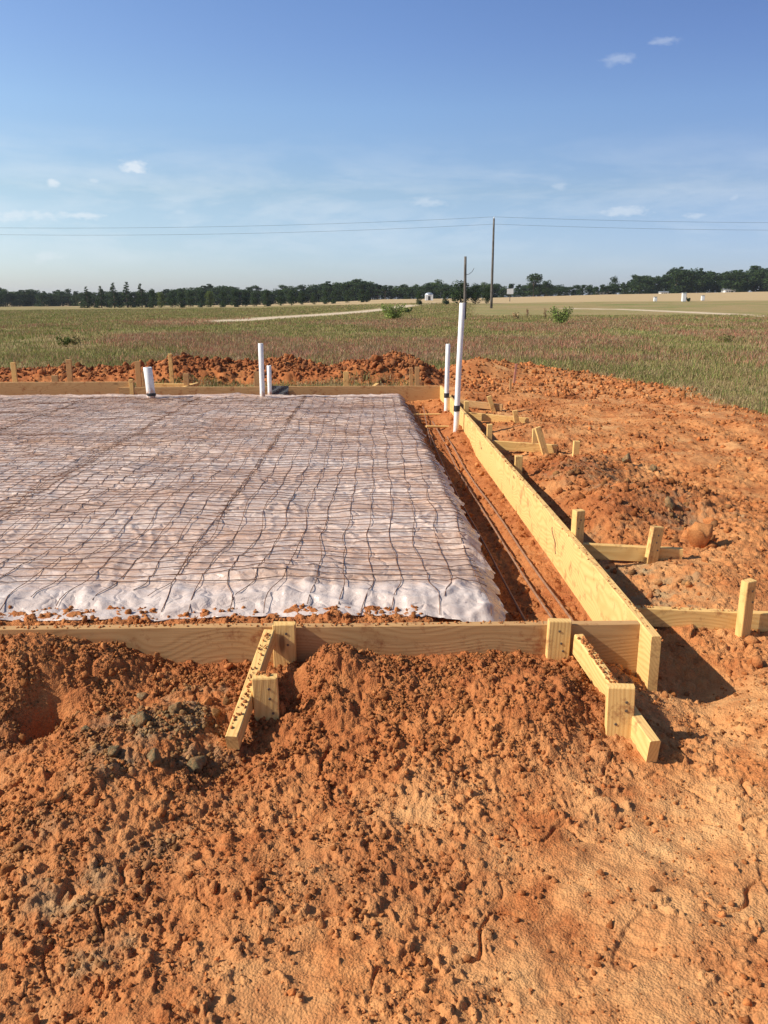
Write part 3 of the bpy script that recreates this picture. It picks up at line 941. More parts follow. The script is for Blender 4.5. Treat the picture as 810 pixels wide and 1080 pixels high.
sheet('near plastic sheet whose crumpled front hem hangs behind the front board',
      lambda u: 3.52+.05*perlin(u/.75, u*0, 1)+.015*perlin(u/.22, u*0, 2)+.010*perlin(u/.07, u*0, 22)-.05*sm((u-.25)/.3), lambda u: 6.95+.05*perlin(u/.6, u*0, 3), 300, -9.2, 1000, 1, .014, 1.)
sheet('far plastic sheet reaching back to the rear board and pipes',
      lambda u: 6.72+.04*perlin(u/.6, u*0, 4), lambda u: 12.35+.03*perlin(u/.4, u*0, 5), 300, -9.2, 620, 1, .010, 0.)

# ------------------------------------------------------------------ wire mesh
def wz(u, v, k):
    fl = fill_level(u, v)
    b = plateau(u, v) + .030 - sm((u-(ue(v)-.06))/.20)*.09 - sm((3.80-v)/.40)*.075
    arch = .012*np.abs(perlin(u/.7+k*3.3, v/.55+k, 90))+.010*(perlin(u/.25, v/.33+k, 91)+.4)
    return np.maximum(b - .012 + np.maximum(arch, .0), sheet_z(u, v, 1, .014)+.003)
def wire_panel(u0, u1, v0, v1, k, label):
    paths = []; st = .128
    rg = np.random.default_rng(100+k)
    skew = rg.uniform(-.012, .012); ph = rg.uniform(0, st)
    def warp(u, v):
        a = .030*perlin(u/.9+k, v/.8, 93)+.012*perlin(u/.25, v/.35+k, 94); b = .026*perlin(u/.8, v/.9+k, 95)+.007*perlin(u/.3, v/.3, 96)
        return u+a+skew*(v-7), v+b
    rads = []
    for uu in np.arange(u0, u1+.01, .135):
        ext = rg.uniform(.05, .27)
        vv = np.arange(v0-ext, v1, .05); U, Vv = warp(np.full_like(vv, uu), vv)
        U = U + .018*perlin(vv/.6+uu*7, vv*0+uu, 97) + .005*perlin(vv/.16+uu*3, vv*0, 98)
        end = sm((v0+.05-vv)/.2)
        U = U + end*rg.uniform(-.10, .06)
        x, y = to_xy(U, Vv); paths.append(np.stack([x, y, wz(U, Vv, k)], 1)); rads.append(.0019)
    for vv0 in np.arange(v0+.03+ph*.3, v1, .098):
        vq = vv0+rg.uniform(-.018, .018)
        uu = np.arange(u0-.03, u1+.05, .05); U, Vv = warp(uu, np.full_like(uu, vq))
        Vv = Vv + .010*perlin(uu/.4+vv0*5, uu*0, 99)
        x, y = to_xy(U, Vv); paths.append(np.stack([x, y, wz(U, Vv, k)+.003], 1)); rads.append(.0027)
    v, f = tubes(paths, rads, 4)
    o = np_mesh('wire_mesh', v, f, M_WIRE, smooth=True)
    tag(o, label, 'wire mesh', 'strips of reinforcing mesh on the sheeting')
names = ['rusty wire mesh strip along the right edge of the sheeting beside the trench', 'rusty wire mesh strip second from the trench',
         'rusty wire mesh strip below the slim white pipe in the middle', 'rusty wire mesh strip left of the middle, third from the left edge',
         'rusty wire mesh strip running back to the fat white pipe', 'rusty wire mesh strip at the left picture edge', 'rusty wire mesh strip in the far left corner']
u1 = .60
for k in range(7):
    wire_panel(u1-1.52, u1, 3.82+.03*math.sin(k*2.1), 12.0-.1*(k % 2), k, names[k]); u1 -= 1.52-.075*(k % 2+.2)

# ------------------------------------------------------------------ trench things
def bar(name, label, cat, pts, r, mat, sides=8, group=None):
    pts = np.array(pts, float)
    tt = np.linspace(0, 1, 40); tk = np.linspace(0, 1, len(pts))
    p = np.stack([np.interp(tt, tk, pts[:, i]) for i in range(3)], 1)
    p[:, 0] += .006*perlin(tt*4+r*1000, tt*0, 7)
    v, f = tubes([p], r, sides)
    n = len(p)
    o = np_mesh(name, v, f, mat, smooth=True)
    tag(o, label, cat, group); return o
def tz(u, v, dz): 
    x, y = to_xy(u, v); return (x, y, h0(x, y)+dz)
GR = 'reinforcing bars in the footing trench'
def rb(label, ua, va, ub, vb, dz=.03):
    bar('rebar', label, 'rebar', [tz(ua+(ub-ua)*t, va+(vb-va)*t, dz) for t in np.linspace(0, 1, 9)], .0065, M_REBAR, group=GR)
rb('pale rebar lying in the middle of the trench', .80, 3.5, .70, 9.3, .05)
rb('rebar half in shadow nearest the sheeting', .72, 4.9, .66, 8.6, .04)
rb('rebar along the lit side of the trench', .92, 3.6, .80, 10.3, .045)
rb('rebar lying closest to the long form board', 1.00, 3.7, .88, 9.2, .035)
rb('short rebar at the far end of the trench by the pipes', .66, 8.7, .78, 11.9, .05)
bar('tie_wire', 'bent tie wire hanging over the inner face of the long board', 'wire', [uv3(U_IN-.004, 4.72, .20), uv3(U_IN-.012, 4.66, .17), uv3(U_IN-.012, 4.60, .13), uv3(U_IN-.01, 4.57, .08)], .0025, M_WIRE, 6)
lumber('spacer_strip', 'pale wooden strip crossing the trench near the rear corner', 'strip', (.26, 11.0, .030), (.80, 11.05, .030), .02, .05, M_WOOD, seed=41)
lumber('spacer_strip', 'second pale strip lying in the trench before the tall pipe', 'strip', (.50, 9.85, .045), (.80, 9.9, .035), .02, .06, M_WOOD, seed=42)

# ------------------------------------------------------------------ pipes
def pipe(label, x, y, z0, z1, r, band=None, lean=(0, 0), bandmat=None, cat='pipe', elbow=False):
    root = empty('pvc_pipe', (x, y, z0)); tag(root, label, cat, 'white plastic pipes rising from the slab')
    H = z1-z0
    bm = bmesh.new(); n = 24
    prof = [(r, -.15), (r, H*.5), (r, H-.002), (r-.002, H), (r-.006, H), (r-.007, H-.002), (r-.007, H-.35*min(1, H))]
    rings = []
    for rr, zz in prof:
        bend = (zz/H)**1.0 if zz > 0 else 0
        rings.append([bm.verts.new((rr*math.cos(k*2*math.pi/n)+lean[0]*bend, rr*math.sin(k*2*math.pi/n)+lean[1]*bend, zz)) for k in range(n)])
    for p, q in zip(rings[:-1], rings[1:]):
        for k in range(n): bm.faces.new((p[k], p[(k+1) % n], q[(k+1) % n], q[k]))
    bm.faces.new(rings[-1])
    bm_obj('pipe_body', bm, M_PVC, root, True)
    if band:
        za, zb, ex = band
        bm = bmesh.new(); rings = []
        for rr, zz in [(r, za), (r+ex, za), (r+ex+.001, (za+zb)/2), (r+ex, zb), (r, zb)]:
            b_ = max(zz/H, 0)
            rings.append([bm.verts.new((rr*math.cos(k*2*math.pi/n)+lean[0]*b_, rr*math.sin(k*2*math.pi/n)+lean[1]*b_, zz)) for k in range(n)])
        for p, q in zip(rings[:-1], rings[1:]):
            for k in range(n): bm.faces.new((p[k], p[(k+1) % n], q[(k+1) % n], q[k]))
        bm_obj('tape_band', bm, bandmat or M_BLACK, root, False)
    return root
pipe('fat short white pipe standing at the back left of the sheeting', -3.30, 11.9, .15, .57, .060, (.02, .06, .004), (-.03, 0))
pipe('slim white pipe at the back of the sheeting, left of the grey flap', -1.725, 11.9, .15, .90, .036)
pipe('short slim white pipe close behind another one at the rear board', -1.68, 12.35, .12, .56, .032)
p3 = pipe('shorter of the two pipes in the far trench corner, taped black near its foot', .83, 11.15, -.02, .93, .030, (.25, .31, .005), (.01, 0))
p4 = pipe('tallest white pipe standing in the trench beside the long board, taped black low down', .815, 9.45, .0, 1.46, .031, (.27, .335, .005), (.045, 0))
# grey flap hanging over the rear board
bm = bmesh.new()
g0 = [(-1.70, 0), (-1.42, 0)]
nx, nz = 8, 8
vs = [[bm.verts.new((i/nx*.30+.004*math.sin(j), -.006*math.sin(i*1.3+j), .012-j/nz*.15)) for i in range(nx+1)] for j in range(nz+1)]
for j in range(nz):
    for i in range(nx): bm.faces.new((vs[j][i], vs[j][i+1], vs[j+1][i+1], vs[j+1][i]))
bmesh.ops.solidify(bm, geom=bm.faces[:], thickness=.008)
o = bm_obj('plastic_flap', bm, M_GREYP); o.location = (*to_xy(-1.49, V_B-.012), .232)
tag(o, 'grey plastic flap over the rear board right of the slim pipe', 'flap')

# ------------------------------------------------------------------ larger clods in view
cl = [(735, 574, .085, .10, M_CLOD, 'big orange clod right of the second side brace'),
      (205, 800, .044, .034, M_CLAY, 'largest grey-green clay lump left of the slanted brace'),
      (165, 808, .030, .034, M_CLAY, 'upright grey clay lump left of the largest one'),
      (150, 775, .042, .030, M_CLAY, 'dark grey clay lump above the upright one'),
      (185, 762, .035, .028, M_CLAY, 'grey clay lump below the left front board'),
      (120, 805, .028, .022, M_CLAY, 'small grey clay lump left of the upright one'),
      (98, 845, .024, .020, M_CLOD, 'round brown stone casting a dark shadow in the lower left soil'),
      (62, 842, .028, .020, M_CLOD, 'rounded orange clod beside the round brown stone'),
      (45, 790, .022, .018, M_CLOD, 'orange clod left of the grey clay patch'),
      (218, 752, .022, .026, M_CLOD, 'orange clod standing left of the slanted brace'),
      (298, 752, .020, .030, M_CLOD, 'pale clod leaning on the foot of the short left stake'),
      (150, 740, .026, .018, M_CLAY, 'flat pale clod below the left front board'),
      (92, 778, .020, .014, M_CLAY, 'small pale flat clod right of the soil pit'),
      (108, 998, .014, .012, M_CLAY, 'small grey clod low in the left foreground'),
      (30, 1055, .022, .018, M_CLOD, 'brown clod in the bottom left corner'),
      (705, 545, .05, .05, M_CLAY, 'dark clod beside the hole above the big orange clod'),
      (688, 500, .05, .04, M_CLAY, 'grey clod on the bank far right of the long board'),
      (748, 556, .05, .04, M_CLOD, 'brown clod behind the big orange clod'),
      (660, 497, .06, .05, M_CLAY, 'dark grey clod topping the bank beyond the long board'),
      (783, 483, .06, .03, M_CLOD, 'pale clod on the trodden soil at the right edge')]
for k, (px, py, s, sz, m, lab) in enumerate(cl):
    p = P(px, py, .05 if py > 700 else .06)
    boulder('soil_clod', lab, 'clod', p.x, p.y, s, sz, m, 5+k, 'larger clods in the soil', rz=k*1.1)

# ------------------------------------------------------------------ grasses
def blades(name, label, cat, x, y, h, nb, spread, wid, pal, rng, bend=.35, mat=None):
    n = len(x)
    z = height(x, y, False)
    X = np.repeat(x, nb)+rng.normal(0, 1, n*nb)*np.repeat(spread, nb)
    Y = np.repeat(y, nb)+rng.normal(0, 1, n*nb)*np.repeat(spread, nb)
    Z = np.repeat(z, nb)
    H = np.repeat(h, nb)*rng.uniform(.5, 1.1, n*nb); W = np.repeat(wid, nb)
    a = rng.uniform(0, 2*np.pi, n*nb); dx, dy = np.cos(a), np.sin(a)
    L = H*bend*rng.uniform(.2, 1.3, n*nb); b = rng.uniform(0, 2*np.pi, n*nb)
    lx, ly = np.cos(b)*L, np.sin(b)*L
    p0 = np.stack([X-dx*W, Y-dy*W, Z-.03], 1); p1 = np.stack([X+dx*W, Y+dy*W, Z-.03], 1)
    p2 = np.stack([X+dx*W*.8+lx*.4, Y+dy*W*.8+ly*.4, Z+H*.6], 1); p3 = np.stack([X-dx*W*.8+lx*.4, Y-dy*W*.8+ly*.4, Z+H*.6], 1)
    p4 = np.stack([X+lx, Y+ly, Z+H], 1)
    V = np.stack([p0, p1, p2, p3, p4], 1).reshape(-1, 3)
    i = np.arange(n*nb)*5
    q = np.stack([i, i+1, i+2, i+3], 1); t = np.stack([i+3, i+2, i+4], 1)
    pc = pal[np.repeat(rng.integers(0, len(pal), n), nb)]*rng.uniform(.7, 1.3, (n*nb, 1))
    C = np.repeat(pc, 5, 0)
    o = np_mesh(name, V, [q, t], mat or M_GRASS, cols=C)
    tag(o, label, cat, kind='stuff'); return o

def field_pts(n, r0, r1, rng, pw=1.0):
    t = rng.uniform(0, 1, n)
    r = r0*(r1/r0)**(t**pw)
    a = rng.uniform(R(-34), R(34), n)
    return r*np.sin(a), r*np.cos(a)
GREEN = np.array([(.19, .21, .055), (.23, .25, .07), (.29, .26, .09), (.14, .18, .045), (.36, .28, .13), (.33, .23, .11), (.24, .21, .075), (.30, .20, .10)])
REDW = np.array([(.40, .17, .11), (.44, .20, .13), (.33, .16, .09), (.46, .32, .20), (.29, .24, .11), (.25, .22, .09)])
STRAW = np.array([(.44, .33, .17), (.50, .38, .21), (.36, .28, .13), (.30, .25, .10), (.34, .22, .12)])
rng = np.random.default_rng(21)
TRK = [P(a, b) for a, b in ((180, 341), (235, 338.5), (300, 334.5), (360, 330.5), (405, 326.5), (432, 322))]
def off_track(x, y):
    m = np.full_like(x, 99.)
    for a, b in zip(TRK[:-1], TRK[1:]):
        t = np.clip(((x-a.x)*(b.x-a.x)+(y-a.y)*(b.y-a.y))/((b.x-a.x)**2+(b.y-a.y)**2), 0, 1)
        m = np.minimum(m, np.hypot(x-(a.x+t*(b.x-a.x)), (y-(a.y+t*(b.y-a.y)))*1.))
    # keep the verge on the near side low as well, so the track shows
    return m > 2.4
# red-brown weeds dominate 22-60 m centre and right
x, y = field_pts(42000, 16.5, 80, rng)
pr = sm(.26+fbm(x, y/1.8, 8, 3, 101)*1.7+.45*(x/y > -.02)-.25*(y > 48)) * sm((y-18)/5)*sm((75-y)/25)
k = (grass_mask(x, y) > .5) & (rng.uniform(0, 1, len(x)) < pr)
x, y = x[k], y[k]; d = np.hypot(x, y)
blades('red_weeds', 'reddish brown weeds covering the middle of the field', 'weeds', x, y, .09+.12*rng.uniform(0, 1, len(x)), 14, .12+.004*d, .0018+.00022*d, REDW, rng, .5)
x, y = field_pts(70000, 10.5, 175, rng)
k = (grass_mask(x, y) > .45) & (heap(x, y) < .06) & (rng.uniform(0, 1, len(x)) < .35+.65*sm(.45+fbm(x, y, 6, 3, 111)*1.3)+.5*(y > 45)) & ((y < 78) | (x/y < .1)) & ~((y < 16.4+.25*x) & (x > 1) & (x < 4.6))
k &= off_track(x, y)
x, y = x[k], y[k]; d = np.hypot(x, y)
blades('field_grass', 'green field grass growing up to the distant tracks', 'grass', x, y, (.05+.13*rng.uniform(0, 1, len(x))**1.7)*np.where(d < 16, .7, 1), 14, .12+.004*d, .0018+.00023*d, GREEN, rng, .7)
x, y = field_pts(20000, 10, 40, rng)
k = (grass_mask(x, y) > .30) & (rng.uniform(0, 1, len(x)) < np.clip(1.15-(y-grass_mask(x, y)*0-16)/9, .12, 1)) & (heap(x, y) < .1)
x, y = x[k], y[k]; d = np.hypot(x, y)
blades('dry_grass', 'straw-coloured dry grass at the edge of the bare soil', 'grass', x, y, .03+.07*rng.uniform(0, 1, len(x)), 12, .11+.003*d, .0018+.00018*d, STRAW, rng, 1.2)
# grass tufts among the rear stakes
x = rng.uniform(-11, 1.0, 2600); y = rng.uniform(12.9, 15.2, 2600)
k = grass_mask(x, y) > .2; x, y = x[k], y[k]
blades('sparse_grass', 'sparse green and straw grass between the rear form and the spoil ridge', 'grass', x, y, .05+.09*rng.uniform(0, 1, len(x)), 9, np.full(len(x), .06), np.full(len(x), .005), np.concatenate([GREEN, STRAW]), rng, .7)

# ------------------------------------------------------------------ trees and shrubs
def leaf_cloud(centres, radii_, n, size, pal, rng, squash=1.):
    """small leaf faces spread through several clumps"""
    m = len(centres); idx = rng.integers(0, m, n)
    d = rng.normal(size=(n, 3)); d /= np.linalg.norm(d, axis=1)[:, None]
    rr = rng.uniform(.35, 1.05, n)**.6
    p = centres[idx] + d*rr[:, None]*radii_[idx][:, None]*np.array([1, 1, squash])
    a = rng.normal(size=(n, 3)); a /= np.linalg.norm(a, axis=1)[:, None]
    b = np.cross(a, rng.normal(size=(n, 3))); b /= np.linalg.norm(b, axis=1)[:, None]
    s = size*rng.uniform(.6, 1.3, n)[:, None]
    V = np.stack([p-a*s, p+b*s*.6, p+a*s, p-b*s*.6], 1).reshape(-1, 3)
    i = np.arange(n)*4; F = np.stack([i, i+1, i+2, i+3], 1)
    cl_t = rng.uniform(.75, 1.25, m)
    c = pal[rng.integers(0, len(pal), n)]*(cl_t[idx]*rng.uniform(.8, 1.2, n))[:, None]
    return V, F, np.repeat(c, 4, 0)

def trunk_mesh(root, h, r, limbs, rng, mat=M_BARK):
    V = []; F = []; off = 0
    def cone(p, q, ra, rb, s=7):
        nonlocal off
        p = np.array(p, float); q = np.array(q, float)
        t = (q-p)/np.linalg.norm(q-p); ref = np.array([1., 0, 0]) if abs(t[2]) > .8 else np.array([0, 0, 1.])
        a = np.cross(t, ref); a /= np.linalg.norm(a); b = np.cross(t, a)
        k = np.arange(s)*2*np.pi/s
        ringp = p+ra*(np.cos(k)[:, None]*a+np.sin(k)[:, None]*b); ringq = q+rb*(np.cos(k)[:, None]*a+np.sin(k)[:, None]*b)
        V.append(ringp); V.append(ringq)
        i = np.arange(s); j = (i+1) % s
        F.append(np.stack([i, j, j+s, i+s], 1)+off); off += 2*s
    mid = (rng.uniform(-.03, .03)*h, rng.uniform(-.03, .03)*h, h*.5)
    cone((0, 0, -.3), mid, r, r*.7); cone(mid, (0, 0, h), r*.7, r*.15)
    for q in limbs: cone((mid[0]*.8, mid[1]*.8, h*rng.uniform(.35, .7)), q, r*.35, r*.08, 5)
    return np_mesh('trunk', np.concatenate(V), np.concatenate(F), mat, smooth=True, parent=root)

DARKG = np.array([(.030, .056, .018), (.042, .074, .022), (.060, .090, .026), (.024, .044, .016)])
MIDG = np.array([(.065, .105, .028), (.085, .125, .034), (.05, .080, .024)])
LIGHTG = np.array([(.11, .15, .035), (.15, .18, .045), (.09, .12, .03)])
def make_tree(kind, seed):
    rng = np.random.default_rng(seed)
    root = empty('tree', (0, -500, 0))
    if kind == 'broad':      # unit height 1 -> built 10 m tall
        n = 22; cen = []; rad = []
        for i in range(n):
            a = rng.uniform(0, 2*np.pi); zz = rng.uniform(1.6, 8.6); w = 2.9*math.sin(math.pi*min(1, (zz+.6)/10.4))**.6
            r0 = w*rng.uniform(.25, .95)
            cen.append((r0*math.cos(a), r0*math.sin(a), zz)); rad.append(rng.uniform(.9, 1.5))
        pal = MIDG if seed % 3 == 0 else DARKG
        V, F, C = leaf_cloud(np.array(cen), np.array(rad), 2600, .26, pal, rng)
        limbs = [cen[i] for i in range(0, n, 4)]
    elif kind == 'pine':
        n = 20; cen = []; rad = []
        for i in range(n):
            zz = rng.uniform(3.2, 9.6); w = 2.3*(1.05-zz/10.5)**.5*1.1
            a = rng.uniform(0, 2*np.pi); r0 = w*rng.uniform(.2, .9)
            cen.append((r0*math.cos(a), r0*math.sin(a), zz)); rad.append(rng.uniform(.6, 1.1))
        V, F, C = leaf_cloud(np.array(cen), np.array(rad), 2200, .22, DARKG, rng, .7)
        limbs = [cen[i] for i in range(0, n, 3)]
    elif kind == 'spire':
        cen = []; rad = []
        for i in range(26):
            zz = .4+9.2*(i/25); w = 2.5*(1-zz/10.2)
            for q in range(1+int(w*2)):
                a = rng.uniform(0, 2*np.pi); cen.append((w*.75*math.cos(a), w*.75*math.sin(a), zz)); rad.append(.25+.35*w/2.5+.15*rng.random())
        V, F, C = leaf_cloud(np.array(cen), np.array(rad), 2200, .2, DARKG, rng, .6)
        limbs = cen[3:20:5]
    else:                    # low round evergreen, foliage to the ground
        cen = []; rad = []
        for i in range(20):
            zz = rng.uniform(.8, 8.8); w = 3.6*math.sin(math.pi*min(1, (zz+1.5)/11))**.7
            a = rng.uniform(0, 2*np.pi); r0 = w*rng.uniform(.2, .8)
            cen.append((r0*math.cos(a), r0*math.sin(a), zz)); rad.append(rng.uniform(1.2, 1.8))
        V, F, C = leaf_cloud(np.array(cen), np.array(rad), 2400, .28, DARKG if kind == 'round' else LIGHTG, rng)
        limbs = cen[::5]
    np_mesh('crown', V, F, M_LEAF, cols=C, parent=root)
    trunk_mesh(root, 8.5, .22, limbs, rng)
    return root

protos = {}
for kind, seeds in (('broad', (1, 2, 3, 4)), ('pine', (5, 6, 7)), ('spire', (8, 9)), ('round', (10, 11)), ('light', (12,))):
    protos[kind] = [make_tree(kind, s) for s in seeds]
used = set()
rt = random.Random(4)
def place_tree(kind, px, ytop, D, label, group, wide=1., name=None, sink=0.):
    """tree of that kind at distance D in direction px, as tall as its top at ytop says"""
    pr = rt.choice(protos[kind])
    p = at(px, ytop, D)
    zb = float(terrain(np.array([p.x]), np.array([D]))[0])-sink
    h = max(p.z-zb, 1.)
    if pr.name in used: o = copy_tree(pr)
    else: used.add(pr.name); o = pr
    s = h/9.9
    o.location = (p.x, D, zb); o.scale = (s*wide, s*wide, s); o.rotation_euler = (0, 0, rt.uniform(0, 6.28))
    tag(o, label, 'tree', group)
    return o

SKY = [(-60, 303), (0, 303), (40, 306), (90, 306), (130, 306), (170, 305), (200, 302), (228, 299), (255, 302), (285, 303), (310, 301), (335, 299), (352, 296), (372, 294), (386, 293), (396, 297), (412, 301), (430, 299), (450, 299), (462, 294), (478, 299), (500, 299), (515, 297), (535, 300), (556, 299), (600, 300), (625, 300), (643, 299), (662, 296), (674, 288), (692, 291), (708, 283), (728, 281), (745, 285), (770, 284), (790, 281), (812, 281), (880, 279)]
sx = [a for a, b in SKY]; sy = [b for a, b in SKY]
px = -70
while px < 880:
    yt = np.interp(px, sx, sy)+rt.uniform(-1., 2.6)
    right = px > 655
    D = (330 if px < 655 else 360)+rt.uniform(-14, 14)
    kind = rt.choice(['pine', 'broad', 'pine'] if right else ['broad', 'broad', 'pine'])
    if px < 200: lab, gr = 'dark green tree in the low hazy treeline at the far left', 'treeline at the far left'
    elif px < 460: lab, gr = 'dark green tree in the far treeline left of the two dark poles', 'treeline left of the poles'
    elif px < 655: lab, gr = 'dark green tree in the low far treeline between the poles and the tall wood', 'low treeline right of the poles'
    else: lab, gr = 'tall dark tree of the wood beyond the harvested field on the right', 'wood on the right'
    place_tree(kind, px, yt, D, lab, gr, wide=rt.uniform(1.0, 1.5)*(1. if right else 1.35))
    px += rt.uniform(5.5, 8.5)
px = -70
while px < 880:
    yt = np.interp(px, sx, sy)+rt.uniform(2.0, 5.5)
    right = px > 655
    if px < 200: lab, gr = 'dark green tree in the low hazy treeline at the far left', 'treeline at the far left'
    elif px < 460: lab, gr = 'dark green tree in the far treeline left of the two dark poles', 'treeline left of the poles'
    elif px < 655: lab, gr = 'dark green tree in the low far treeline between the poles and the tall wood', 'low treeline right of the poles'
    else: lab, gr = 'tall dark tree of the wood beyond the harvested field on the right', 'wood on the right'
    place_tree('round' if rt.random() < .88 else 'broad', px, yt, (318 if not right else 346)+rt.uniform(-6, 6), lab, gr, wide=1.6, sink=.5)
    px += rt.uniform(6.5, 9)
for px, yt, lab in ((90.5, 302, 'leftmost spire of the five pointed conifers'), (105.5, 301.5, 'second of the five pointed conifers from the left'), (119, 298, 'middle one of the five pointed conifers'),
                    (133, 297, 'tallest of the five pointed conifers, fourth from the left'), (148, 299, 'rightmost of the five pointed conifers')):
    place_tree('spire', px, yt, 230, lab, 'pointed conifers', wide=1.5)
for k, (px, yt, D, kind) in enumerate(((169, 307, 220, 'light'), (221, 306, 225, 'light'))):
    place_tree(kind, px, yt, D, ('light green bushy tree right of the pointed conifers', 'light green bushy tree among dark ones above the dirt track')[k], 'light green trees', wide=1.)
row = [160, 181, 190, 200, 212, 235, 247, 258, 268, 281, 296, 307, 318, 331, 344, 352, 366, 381, 388]
for px in row:
    place_tree('round', px, rt.uniform(304.5, 308.5), 215+rt.uniform(-8, 8), 'low round evergreen in the planted row above the pale dirt track', 'row of round evergreens', wide=rt.uniform(.8, 1.1))
for px, yt, D, lab in ((441, 308, 155, 'small dark evergreen right of the white hut'), (456, 307, 155, 'small dark evergreen between the white hut and the short pole')):
    place_tree('round', px+ (1 if px < 450 else 14), yt, D, lab, 'small evergreens before the tan field', wide=1.1)
place_tree('round', 486, 296, 155, 'broad dark evergreen directly behind the short pole', 'evergreens behind the poles', wide=1.5)
place_tree('round', 502, 299, 155, 'dark evergreen between the two poles', 'evergreens behind the poles', wide=1.0)
place_tree('round', 514, 302, 158, 'dark evergreen at the foot of the utility pole', 'evergreens behind the poles', wide=.9)
place_tree('broad', 564, 287.5, 280, 'grey-green rounded tree rising above the low treeline right of the utility pole', 'standout trees', wide=1.25)
place_tree('broad', 577, 294, 290, 'smaller tree touching the rounded grey-green one', 'standout trees', wide=1.2)
place_tree('round', 648, 291.5, 320, 'single round dark tree at the left end of the tall wood', 'standout trees', wide=1.)
for pl in protos.values():
    for pr in pl:
        if pr.name not in used:
            for ch in [q for q in bpy.data.objects if q.parent == pr]: bpy.data.objects.remove(ch)
            bpy.data.objects.remove(pr)

def shrub(name, label, cat, x, y, h, w, pal, seed, n=700, leaf=.05, stems=7, spread=1.):
    rng = np.random.default_rng(seed)
    zb = h0(x, y)
    root = empty(name, (x, y, zb)); tag(root, label, cat)
    paths = []; cen = []; rad = []
    for s in range(stems):
        a = rng.uniform(0, 6.28); l = rng.uniform(.3, 1)*w*spread
        top = np.array([l*math.cos(a), l*math.sin(a), h*rng.uniform(.6, 1)])
        t = np.linspace(0, 1, 6)[:, None]
        p = top*t; p[:, :2] *= t**.6
        paths.append(p)
        for q in (.35, .6, .85, 1.): cen.append(top*q*np.array([q**-.4, q**-.4, 1])); rad.append(.14*h*(1.3-q*.85)+.03)
    V, F = tubes(paths, .012*h, 5)
    np_mesh('stem', V, F, M_BARK, parent=root)
    V, F, C = leaf_cloud(np.array(cen), np.array(rad), n, leaf, pal, rng)
    np_mesh('foliage', V, F, M_LEAF, cols=C, parent=root)
    return root
q = P(415, 338); shrub('bush', 'feathery green bush at the bend of the dirt track', 'bush', q.x, q.y, 1.15, .9, LIGHTG*2.2, 31, 1900, .05, 46, 1.1)
q = P(591, 343); shrub('bush', 'loose green bush right of the dead stalks in mid field', 'bush', q.x, q.y, 1.05, .75, LIGHTG*2.0, 32, 1500, .045, 40, 1.1)
q = P(78, 364); shrub('bush', 'low dark green plant in the left field', 'bush', q.x, q.y, .28, .35, GREEN*.75, 33, 420, .03, 14)
q = P(66, 366); shrub('bush', 'small pale plant left of the low dark one', 'bush', q.x, q.y, .32, .25, LIGHTG, 34, 260, .035, 6)
q = P(770, 361); shrub('bush', 'low green clump in the field near the right edge', 'bush', q.x, q.y, .25, .5, GREEN*.9, 36, 320, .035, 16)
q = P(556, 335); shrub('weed_stalk', 'tall brown seed stalk left of the loose bush', 'weed', q.x, q.y, .9, .12, REDW*.8, 37, 160, .035, 3)
q = P(575, 337); shrub('weed_stalk', 'tall brown seed stalk touching the loose bush', 'weed', q.x, q.y, .85, .12, REDW*.7, 38, 160, .035, 3)
q = P(545, 337); shrub('weed_stalk', 'pale dry fan-leaved plant right of the utility pole', 'weed', q.x, q.y, .45, .4, STRAW*1.1, 39, 260, .07, 8)
q = P(430, 330); shrub('bush', 'dark low shrub touching the bush at the track bend', 'bush', q.x, q.y, .5, .6, MIDG, 40, 500, .08, 7)

# ------------------------------------------------------------------ poles and lines
def taper(name, p, h, r0, r1, mat, lean=(0, 0), parent=None, seg=6, s=10, wob=0.):
    bm = bmesh.new(); rings = []
    for i in range(seg+1):
        t = i/seg; r = r0+(r1-r0)*t
        rings.append([bm.verts.new((p[0]+lean[0]*t+wob*math.sin(t*5)+r*math.cos(k*2*math.pi/s), p[1]+lean[1]*t+r*math.sin(k*2*math.pi/s), p[2]+h*t)) for k in range(s)])
    for a, b in zip(rings[:-1], rings[1:]):
        for k in range(s): bm.faces.new((a[k], a[(k+1) % s], b[(k+1) % s], b[k]))
    bm.faces.new(rings[-1]); bm.faces.new(rings[0][::-1])
    return bm_obj(name, bm, mat, parent, True)
def boxm(name, c, s, mat, parent=None, bev=.0):
    bm = bmesh.new(); bmesh.ops.create_cube(bm, size=1)
    for v in bm.verts: v.co = Vector((v.co.x*s[0]+c[0], v.co.y*s[1]+c[1], v.co.z*s[2]+c[2]))
    if bev: bmesh.ops.bevel(bm, geom=bm.edges[:], offset=bev, segments=2, affect='EDGES')
    return bm_obj(name, bm, mat, parent)

